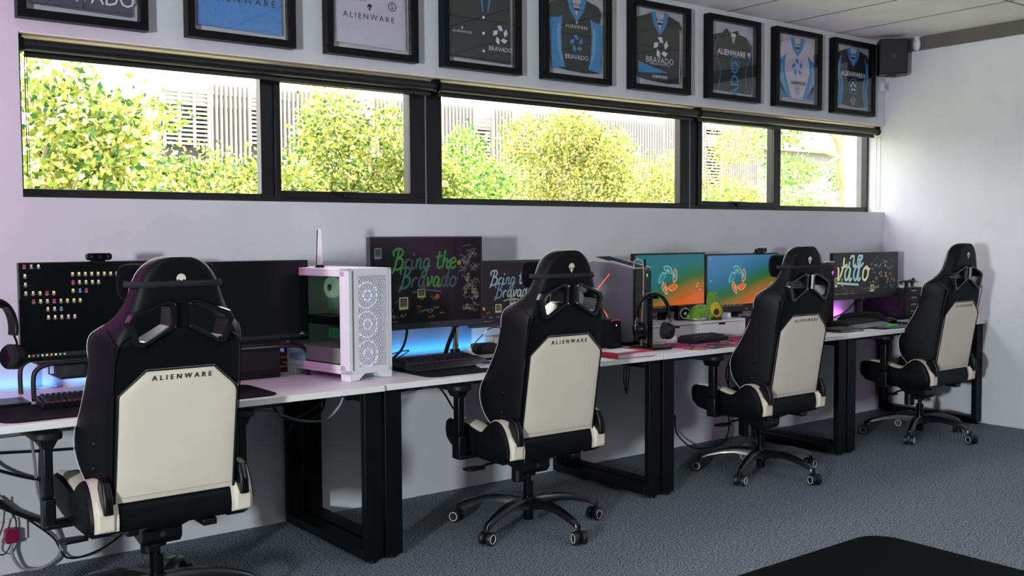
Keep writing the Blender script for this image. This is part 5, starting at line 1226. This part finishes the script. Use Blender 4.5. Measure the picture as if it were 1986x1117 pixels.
# ---------------------------------------------------------------- light strips fixed behind the desks
def ledstrip(x0, x1, col, hexc, lab, power):
    t = thing('light_strip', lab, 'light strip', ((x0+x1)/2, -.018, DT+.004)); L = (x1-x0)/2
    MB().box((-L, -.004, -.003), (L, .004, .002)).build('strip_body', white, t)
    MB().box((-L, -.003, .002), (L, .003, .004)).build('diodes', ev(hexc, 2), t)
    l = lamp('AREA', 'strip_light', ((x0+x1)/2, -.030, DT+.012), power, col, L*2, .01, target=((x0+x1)/2, .0, DT+.10))
ledstrip(-6.35, -5.95, (.02, .35, 1), '2090ff', 'blue light strip along the rear edge of the nearest desk', .22)
ledstrip(-5.90, -5.30, (.02, .35, 1), '2090ff', 'blue light strip behind the monitor riser', .25)
ledstrip(-5.10, -4.97, (.02, .35, 1), '2090ff', 'blue light strip glowing behind the ventilated box', .14)
ledstrip(-4.68, -3.75, (.02, .38, 1), '2090ff', 'blue light strip behind the keyboard and the curved monitor', .6)
ledstrip(-1.25, -.55, (.75, .18, 1), 'd060ff', 'violet light strip behind the far corner screen', .9)

# ---------------------------------------------------------------- cables
def cab(name, lab, pts, r=.0035, m=None, group=None, k=6):
    o = MB().tube(smoothpath(pts, k), r, 8).build(name, m or cable, None, smooth=True); return tag(o, lab, 'cable', group)
cab('cable', 'thick black cable looping under the left end of the nearest desk', [(-6.35, -.2, .60), (-6.28, -.12, .50), (-6.15, -.05, .42), (-6.0, -.02, .36), (-5.9, -.03, .35), (-5.75, -.06, .40), (-5.68, -.1, .55)], .007)
cab('cable', 'black cable crossing the wall under the nearest desk at armrest height', [(-6.4, -.08, .52), (-6.2, -.03, .50), (-5.95, -.02, .48), (-5.7, -.02, .47), (-5.5, -.05, .50)], .006)
cab('cable', 'grey cable hanging down to the carpet near the magenta plug', [(-6.08, -.1, .62), (-6.05, -.04, .48), (-6.03, -.02, .30), (-5.97, -.02, .16), (-5.96, -.03, .06), (-6.02, -.04, .015), (-6.10, -.03, .02), (-6.14, -.04, .09), (-6.135, -.035, .135)], .006, mat('grey_cable', '8a8890', .5))
cab('cable', 'black cable running along the carpet edge behind the nearest chair', [(-6.2, -.05, .33), (-6.08, -.03, .22), (-5.98, -.02, .12), (-5.93, -.03, .03), (-5.80, -.03, .04), (-5.65, -.02, .12), (-5.52, -.03, .20), (-5.45, -.08, .32)], .0045)
cab('cable', 'bundle strand of black cable looped round the magenta plug', [(-6.3, -.05, .45), (-6.20, -.04, .33), (-6.12, -.03, .22), (-6.16, -.04, .10), (-6.20, -.04, .12), (-6.17, -.05, .22), (-6.16, -.04, .32)], .003)
cab('cable', 'twisted black cable bundle beside the wall socket', [(-6.35, -.04, .42), (-6.22, -.04, .32), (-6.10, -.04, .24), (-6.02, -.03, .20), (-5.97, -.03, .19), (-5.86, -.05, .21)], .010)
cab('cable', 'white cable sagging under the right end of the nearest desk', [(-5.35, -.4, .66), (-5.30, -.42, .625), (-5.22, -.45, .615), (-5.10, -.5, .57), (-5.0, -.52, .565), (-4.95, -.55, .62), (-4.93, -.55, .66)], .005, mat('grey_cable', '8a8890', .5))
cab('cable', 'black cable in a deep loop under the right end of the nearest desk', [(-5.22, -.45, .66), (-5.17, -.45, .59), (-5.08, -.48, .56), (-5.01, -.5, .60), (-4.99, -.5, .66)], .006)
cab('cable', 'black cable slanting from the desk frame to the rear leg of the nearest desk', [(-4.98, -.5, .67), (-5.0, -.42, .60), (-5.03, -.3, .54), (-5.0, -.18, .48), (-4.99, -.09, .40)], .006)
cab('cable', 'black cable under the curved monitor dropping onto the desk', [(-4.44, -.27, .95), (-4.43, -.26, .88), (-4.42, -.2, .80), (-4.45, -.15, .745)], .006)
cab('cable', 'red-brown cable curling beside the keyboard right of the white tower', [(-4.60, -.22, .745), (-4.52, -.2, .77), (-4.40, -.18, .785), (-4.36, -.16, .78), (-4.40, -.12, .742)], .0028, mat('red_brown_cable', '5a1c1c', .5))
cab('cable', 'white lead from the red and yellow box to the desk edge', [(-5.03, -.17, .78), (-4.99, -.2, .77), (-4.975, -.22, .745), (-5.03, -.25, .7385), (-5.08, -.24, .7385)], .004, cablew)
cab('cable', 'black cable hanging in a narrow loop under the desk left of the second chair', [(-4.35, -.3, .66), (-4.28, -.33, .60), (-4.22, -.35, .50), (-4.20, -.35, .52), (-4.22, -.33, .60), (-4.15, -.3, .66)], .0045)
cab('cable', 'black cable stretched under the desk behind the second chair armrest', [(-4.78, -.3, .60), (-4.5, -.2, .58), (-4.3, -.1, .585), (-4.05, -.08, .60)], .0045)
cab('cable', 'blue network cable under the desk right of the paired desk legs', [(-4.78, -.28, .60), (-4.66, -.26, .595), (-4.58, -.25, .63), (-4.52, -.25, .68)], .003, mat('blue_cable', '1c4a80', .4))
cab('cable', 'blue cable loop below the second chair seat', [(-4.02, -.25, .36), (-4.07, -.3, .30), (-4.03, -.33, .27), (-3.93, -.3, .30), (-3.88, -.28, .32), (-3.92, -.24, .35)], .003, mat('blue_cable', '1c4a80', .4))
cab('cable', 'black cable dropping beside the second chair back to its seat height', [(-3.5, -.3, .66), (-3.47, -.2, .55), (-3.5, -.1, .42), (-3.62, -.08, .32), (-3.75, -.1, .30)], .005)
cab('cable', 'long cream cable with a plug end hanging under the red book', [(-3.42, -.25, .66), (-3.41, -.2, .55), (-3.40, -.15, .42), (-3.42, -.12, .30), (-3.43, -.12, .26)], .003, mat('olive_cable', '5a5244', .5))
for k in range(5):
    rnd = random.Random(40+k); x = -3.66+.07*k
    cab('cable', 'tangled black cable in the tray under the red book', [(x, -.3, .66), (x+.05, -.32, .60-rnd.uniform(0, .04)), (x+.12, -.3, .585-rnd.uniform(0, .03)), (x+.2, -.28, .63), (x+.24, -.3, .67)], .0045, group='cable tangle under the red book')
for k in range(3):
    cab('cable', 'thin black cable slanting from the tray to the third chair armrest', [(-2.98+.02*k, -.25, .66), (-2.93+.02*k, -.2, .60), (-2.86+.02*k, -.12, .50-.01*k), (-2.80, -.08, .40)], .003, group='three cables left of the third chair')
cab('cable', 'black cable arcing from desk to carpet right of the third chair', [(-1.95, -.2, .64), (-1.93, -.1, .45), (-1.80, -.06, .28), (-1.72, -.08, .20), (-1.60, -.1, .30), (-1.55, -.12, .50)], .005)
cab('cable', 'long black cable lying on the carpet behind the third chair', [(-2.35, -.05, .22), (-2.33, -.05, .10), (-2.25, -.12, .01), (-2.05, -.14, .006), (-1.88, -.08, .06), (-1.86, -.06, .25), (-1.90, -.1, .5)], .005)
cab('cable', 'black cable with adaptor hanging between the last two desks', [(-1.42, -.2, .66), (-1.40, -.12, .55), (-1.41, -.08, .35), (-1.40, -.08, .22)], .004)
cab('cable', 'black cable curving from the last screen down to the desk', [(-.70, -.25, .90), (-.72, -.22, .85), (-.80, -.2, .79), (-.95, -.18, .755), (-1.1, -.18, .745)], .005)
for k, x in enumerate((-2.60,-2.18)):
    cab('cable', ['black cable falling behind the left screen of the teal pair', 'black cable falling behind the right screen of the teal pair'][k], [(x, -.24, .92), (x-.02, -.2, .88), (x-.08, -.15, .84), (x-.1, -.1, .78), (x-.1, -.08, .741)], .004)
# ================================================================ OUTSIDE
grass = mat('grass_ground', 'a5ab78', .95, noise=.3, nscale=3)
struct(bx('trim_9', (-40, .35, -.6), (80, 60, -.3), grass, bevel=0))
bpy.data.objects['trim_9'].name = 'ground'
def leafmat(name, c, tr=.35):
    m = bpy.data.materials.new(name); m.use_nodes = True; nt = m.node_tree; b = nt.nodes['Principled BSDF']
    b.inputs['Base Color'].default_value = (*lin(c), 1); b.inputs['Roughness'].default_value = .5
    t = nt.nodes.new('ShaderNodeBsdfTranslucent'); t.inputs[0].default_value = (*lin(c), 1)
    mx = nt.nodes.new('ShaderNodeMixShader'); mx.inputs[0].default_value = tr; out = nt.nodes['Material Output']
    nt.links.new(b.outputs[0], mx.inputs[1]); nt.links.new(t.outputs[0], mx.inputs[2]); nt.links.new(mx.outputs[0], out.inputs[0]); MATS[name] = m; return m
LP = {'y': [leafmat('leaf_yellow_green', 'b4b458'), leafmat('leaf_mid_green', '82983f'), leafmat('leaf_pale', 'd6d292'), leafmat('leaf_deep', '34602c')],
      'g': [leafmat('leaf_green', '6f9c3e'), leafmat('leaf_yellow_green2', 'a4b050'), leafmat('leaf_deep2', '326a30'), leafmat('leaf_pale2', 'bcc878')],
      'b': [leafmat('leaf_olive', 'b8b05a'), leafmat('leaf_straw', 'cfc98c'), leafmat('leaf_olive_deep', '5a7634'), leafmat('leaf_green3', '8fa048')]}
bark = mat('pale_bark', '9a8c70', .9, noise=.3, nscale=25, bump=.6, bscale=40)
barkd = mat('brown_bark', '6b5a4a', .9, noise=.3, nscale=25)
def foliage(name, parent, blobs, n, size, pal, seed, mix=(.36, .28, .18, .18), droop=.3):
    rg = np.random.default_rng(seed)
    w = np.array([b[3]*b[4]*b[5] for b in blobs])**.7; w /= w.sum()
    idx = rg.choice(len(blobs), n, p=w); B = np.array(blobs)[idx]
    d = rg.normal(size=(n, 3)); d /= np.linalg.norm(d, axis=1)[:, None]
    rad = rg.uniform(.25, 1.0, n)**.45*(1+.12*rg.normal(size=n))
    c = B[:, :3]+d*B[:, 3:6]*rad[:, None]
    # leaves come in sprigs
    c += rg.normal(size=(n, 3))*size*.8
    a = d*.9+rg.normal(size=(n, 3))*.8; a[:, 2] -= droop; a /= np.linalg.norm(a, axis=1)[:, None]
    u = np.cross(a, rg.normal(size=(n, 3))); u /= np.linalg.norm(u, axis=1)[:, None]
    nrm = np.cross(a, u)
    L = size*rg.uniform(.7, 1.3, n)[:, None]; W = L*.30
    p0 = c; p1 = c+a*L*.45+u*W+nrm*L*.06; p2 = c+a*L; p3 = c+a*L*.45-u*W+nrm*L*.06
    v = np.stack([p0, p1, p2, p3], 1).reshape(-1, 3).astype(np.float32)
    me = bpy.data.meshes.new(name); me.vertices.add(4*n); me.vertices.foreach_set('co', v.ravel())
    me.loops.add(4*n); me.loops.foreach_set('vertex_index', np.arange(4*n, dtype=np.int32)); me.polygons.add(n)
    me.polygons.foreach_set('loop_start', np.arange(0, 4*n, 4, dtype=np.int32)); me.polygons.foreach_set('loop_total', np.full(n, 4, dtype=np.int32))
    for m in LP[pal]: me.materials.append(m)
    me.polygons.foreach_set('material_index', rg.choice(4, n, p=mix).astype(np.int32)); me.update(calc_edges=True)
    o = bpy.data.objects.new(name, me); COL.objects.link(o); o.parent = parent; return o
def tree(lab, x, y, zc, rx, ry, rz, n, size, pal, seed, cat='tree', group=None, bark_=None, branches=7, nblob=9, gz=-.3, extra=()):
    t = thing('tree' if cat == 'tree' else 'shrub', lab, cat, (x, y, gz), 0, group); rnd = random.Random(seed)
    blobs = [(0, 0, zc-gz, rx*.7, ry*.7, rz*.75)]
    for k in range(nblob):
        a = rnd.uniform(0, 6.28); f = rnd.uniform(.3, .75); g = rnd.uniform(-.65, .70)
        blobs.append((rx*f*math.cos(a), ry*f*math.sin(a), zc-gz+rz*g, rx*rnd.uniform(.25, .45), ry*rnd.uniform(.25, .45), rz*rnd.uniform(.22, .40)))
    blobs += [(a-x, b-y, c-gz, d, e, f) for a, b, c, d, e, f in extra]
    foliage('foliage', t, blobs, n, size, pal, seed)
    q = MB(); q.tube(smoothpath([(0, 0, 0), (.03, 0, (zc-gz)*.4), (-.02, .02, (zc-gz)*.8), (0, 0, zc-gz+rz*.4)]), [.09-.07*k/18 for k in range(19)], 8)
    for k in range(branches):
        a = 6.28*k/branches+rnd.uniform(-.4, .4); z0 = (zc-gz)*rnd.uniform(.45, .85); L = rnd.uniform(.5, .95)
        q.tube(smoothpath([(0, 0, z0), (rx*L*.4*math.cos(a), ry*L*.4*math.sin(a), z0+rz*.35), (rx*L*math.cos(a), ry*L*math.sin(a), z0+rz*rnd.uniform(.4, .95))], 4), [.03, .028, .024, .02, .016, .013, .011, .009, .006], 6)
    q.build('trunk_and_branches', bark_ or barkd, t, smooth=True)
    return t
G = 'trees outside the windows'
tree('large-leaved tree filling the left end of the leftmost window', -5.2, 3.3, 1.60, 1.05, .7, 1.0, 11000, .062, 'y', 1, branches=14, bark_=bark, extra=[(-4.60, 3.2, 2.25, .35, .3, .14), (-4.95, 3.2, 2.15, .4, .4, .3), (-5.35, 3.2, 2.55, .45, .4, .3)])
tree('dense yellow-green tree below the louvred building, middle of the leftmost window', -3.40, 5.2, 1.42, 1.25, .8, 1.0, 26000, .055, 'y', 2, branches=8)
tree('round dense tree rising highest in the opening pane of the leftmost window', -1.85, 5.6, 1.40, .85, .8, .98, 22000, .052, 'y', 3, extra=[(-1.80, 5.5, 2.55, .36, .4, .42), (-1.85, 5.4, 2.2, .5, .4, .4)])
tree('yellowish tree at the right side of the opening pane of the leftmost window', -1.05, 5.2, 1.45, .66, .7, .90, 17000, .052, 'y', 4, extra=[(-1.40, 5.0, 2.50, .13, .2, .28), (-1.1, 5.0, 2.25, .3, .2, .25)])
tree('brighter green bushy tree at the left end of the middle window', -.15, 5.4, 1.35, .9, .8, 1.05, 20000, .052, 'g', 5, extra=[(-.25, 5.2, 2.35, .22, .25, .25)])
tree('wide feathery olive-yellow tree in the centre of the middle window', 2.85, 6.7, 2.0, 1.30, .9, 1.22, 30000, .050, 'b', 6, branches=18, bark_=bark)
tree('feathery yellow tree at the right end of the middle window', 4.7, 7.0, 1.55, 1.15, .9, 1.10, 16000, .048, 'b', 7, branches=10, bark_=bark)
tree('light green tree in the left pane of the window nearest the corner', 7.75, 8.3, 1.55, 1.6, 1.0, 1.35, 20000, .055, 'b', 8, branches=9, extra=[(8.1, 8.2, 3.0, .6, .5, .35)])
tree('bushy green tree below the bare branches in the corner pane', 10.0, 8.3, 1.25, 1.9, 1.0, 1.35, 20000, .055, 'g', 9)
tree('low green tree at the far right end of the corner pane', 12.3, 8.6, 1.0, 1.3, 1.0, 1.1, 11000, .055, 'g', 10)
tree('pale green shrub between the two leftmost trees outside', -4.1, 4.4, 1.15, 1.2, .8, .85, 14000, .055, 'y', 11, cat='shrub')
tree('low yellow shrub under the centre of the middle window', 1.2, 6.0, 1.0, 1.4, .8, 1.00, 12000, .046, 'b', 12, cat='shrub')
tree('low shrub behind the middle window posts', 6.0, 7.8, 1.0, 1.4, .9, 1.15, 12000, .052, 'g', 13, cat='shrub')
# tall tree with a forked bare trunk
t = thing('tree', 'tall tree with a pale forked trunk in the corner pane', 'tree', (12.75, 9.0, -.3))
q = MB()
q.tube(smoothpath([(0, 0, 0), (-.03, 0, 1.3), (.0, 0, 2.2), (-.02, 0, 2.75)]), [.17-.004*k for k in range(19)], 12)
q.tube(smoothpath([(-.02, 0, 2.7), (-.16, 0, 3.1), (-.2, 0, 3.5), (-.40, 0, 3.95), (-.45, 0, 4.6)]), [.125-.0025*k for k in range(25)], 10)
q.tube(smoothpath([(-.02, 0, 2.7), (.20, 0, 3.05), (.30, 0, 3.5), (.22, 0, 4.0), (.25, 0, 4.8)]), [.115-.0025*k for k in range(25)], 10)
for p in [[(-.2, 0, 3.4), (-.02, 0, 3.8), (.0, 0, 4.4)], [(-.3, 0, 3.7), (-.9, -.1, 3.95), (-1.5, -.1, 4.15), (-2.2, -.2, 4.45)], [(-.18, 0, 3.3), (-.6, .1, 3.45), (-1.3, .1, 3.5), (-2.1, .1, 3.65)], [(.28, 0, 3.4), (.6, 0, 3.8), (.75, 0, 4.4)], [(-.9, -.1, 3.95), (-1.3, -.1, 4.3), (-1.5, 0, 4.8)], [(-.2, 0, 3.4), (-.7, 0, 3.2), (-1.4, 0, 3.25)]]:
    P = smoothpath(p); q.tube(P, [.055-.045*k/(len(P)-1) for k in range(len(P))], 7)
q.build('forked_trunk', bark, t, smooth=True)
foliage('foliage', t, [(-.8, .3, 4.7, 1.6, .8, .45), (.7, .4, 4.3, .6, .5, .6), (-2.2, .2, 4.0, .9, .6, .5), (-1.6, .3, 3.0, .8, .5, .35), (.6, .3, 3.0, .4, .4, .9)], 9000, .07, 'g', 21)
# white pillar just outside the corner pane
struct(bx('trim_10', (-.012, .235, -.3), (.25, .34, 3.2), mat('white_render', 'e4e0e4', .8), bevel=0))
# ---------------------------------------------------------------- building across the way
t = thing('building', 'pale building clad in vertical fins and horizontal louvres behind the trees', 'building', (4.7, 30, -.3))
slat = mat('pale_grey_cladding', '96918e', .7); dark = mat('dark_glazing', '20252c', .4); mid = mat('grey_wall', '77757a', .8)
q = MB(); q.box((0, .6, 0), (40, 9, 6.5)); q.build('walls', mid, t)
q = MB()
for a, b in ((0.05, 1.55), (3.05, 4.1), (12.8, 13.7), (14.9, 16.0), (26.9, 28.2), (28.9, 30.0)): q.box((a, .4, 3.2), (b, .58, 6.4))
q.build('dark_glazing', dark, t)
q = MB(); q.box((-.05, .0, 6.62), (40, .7, 6.95)); q.box((-.05, .05, 6.2), (40, .3, 6.62)); q.build('parapet', slat, t)
def fins(a, b, zb, zt):
    q = MB(); x = a
    while x < b: q.box((x, -.15, zb), (x+.07, .15, zt)); x += .17
    q.build('vertical_fins', slat, t)['kind'] = 'stuff'
def louv(a, b, zb, zt, posts=True):
    q = MB(); z = zb
    while z < zt: q.box((a, .0, z), (b, .12, z+.075)); z += .15
    if posts:
        for k in range(4): q.box((a+(b-a)*k/3-.04, -.1, zb-.1), (a+(b-a)*k/3+.04, .0, zt+.4))
    q.build('horizontal_louvres', slat, t)['kind'] = 'stuff'
louv(0.0, 1.55, 4.85, 6.6); fins(1.6, 3.0, 4.2, 7.05); louv(3.05, 4.1, 5.0, 6.6); fins(4.15, 5.45, 4.3, 7.05)
fins(8.0, 8.7, 4.5, 7.05); fins(9.0, 10.3, 4.3, 7.05); fins(11.2, 12.75, 3.4, 7.05); louv(12.8, 13.7, 3.4, 6.6, False); fins(13.75, 14.9, 3.0, 7.05); louv(14.95, 16.0, 3.0, 6.6, False); fins(16.0, 17.4, 3.2, 7.05)
fins(17.6, 23.9, 2.6, 7.05); fins(24.0, 26.9, 2.2, 7.3); louv(26.95, 28.2, 2.5, 7.0, False); fins(28.2, 31.0, 2.2, 7.3)
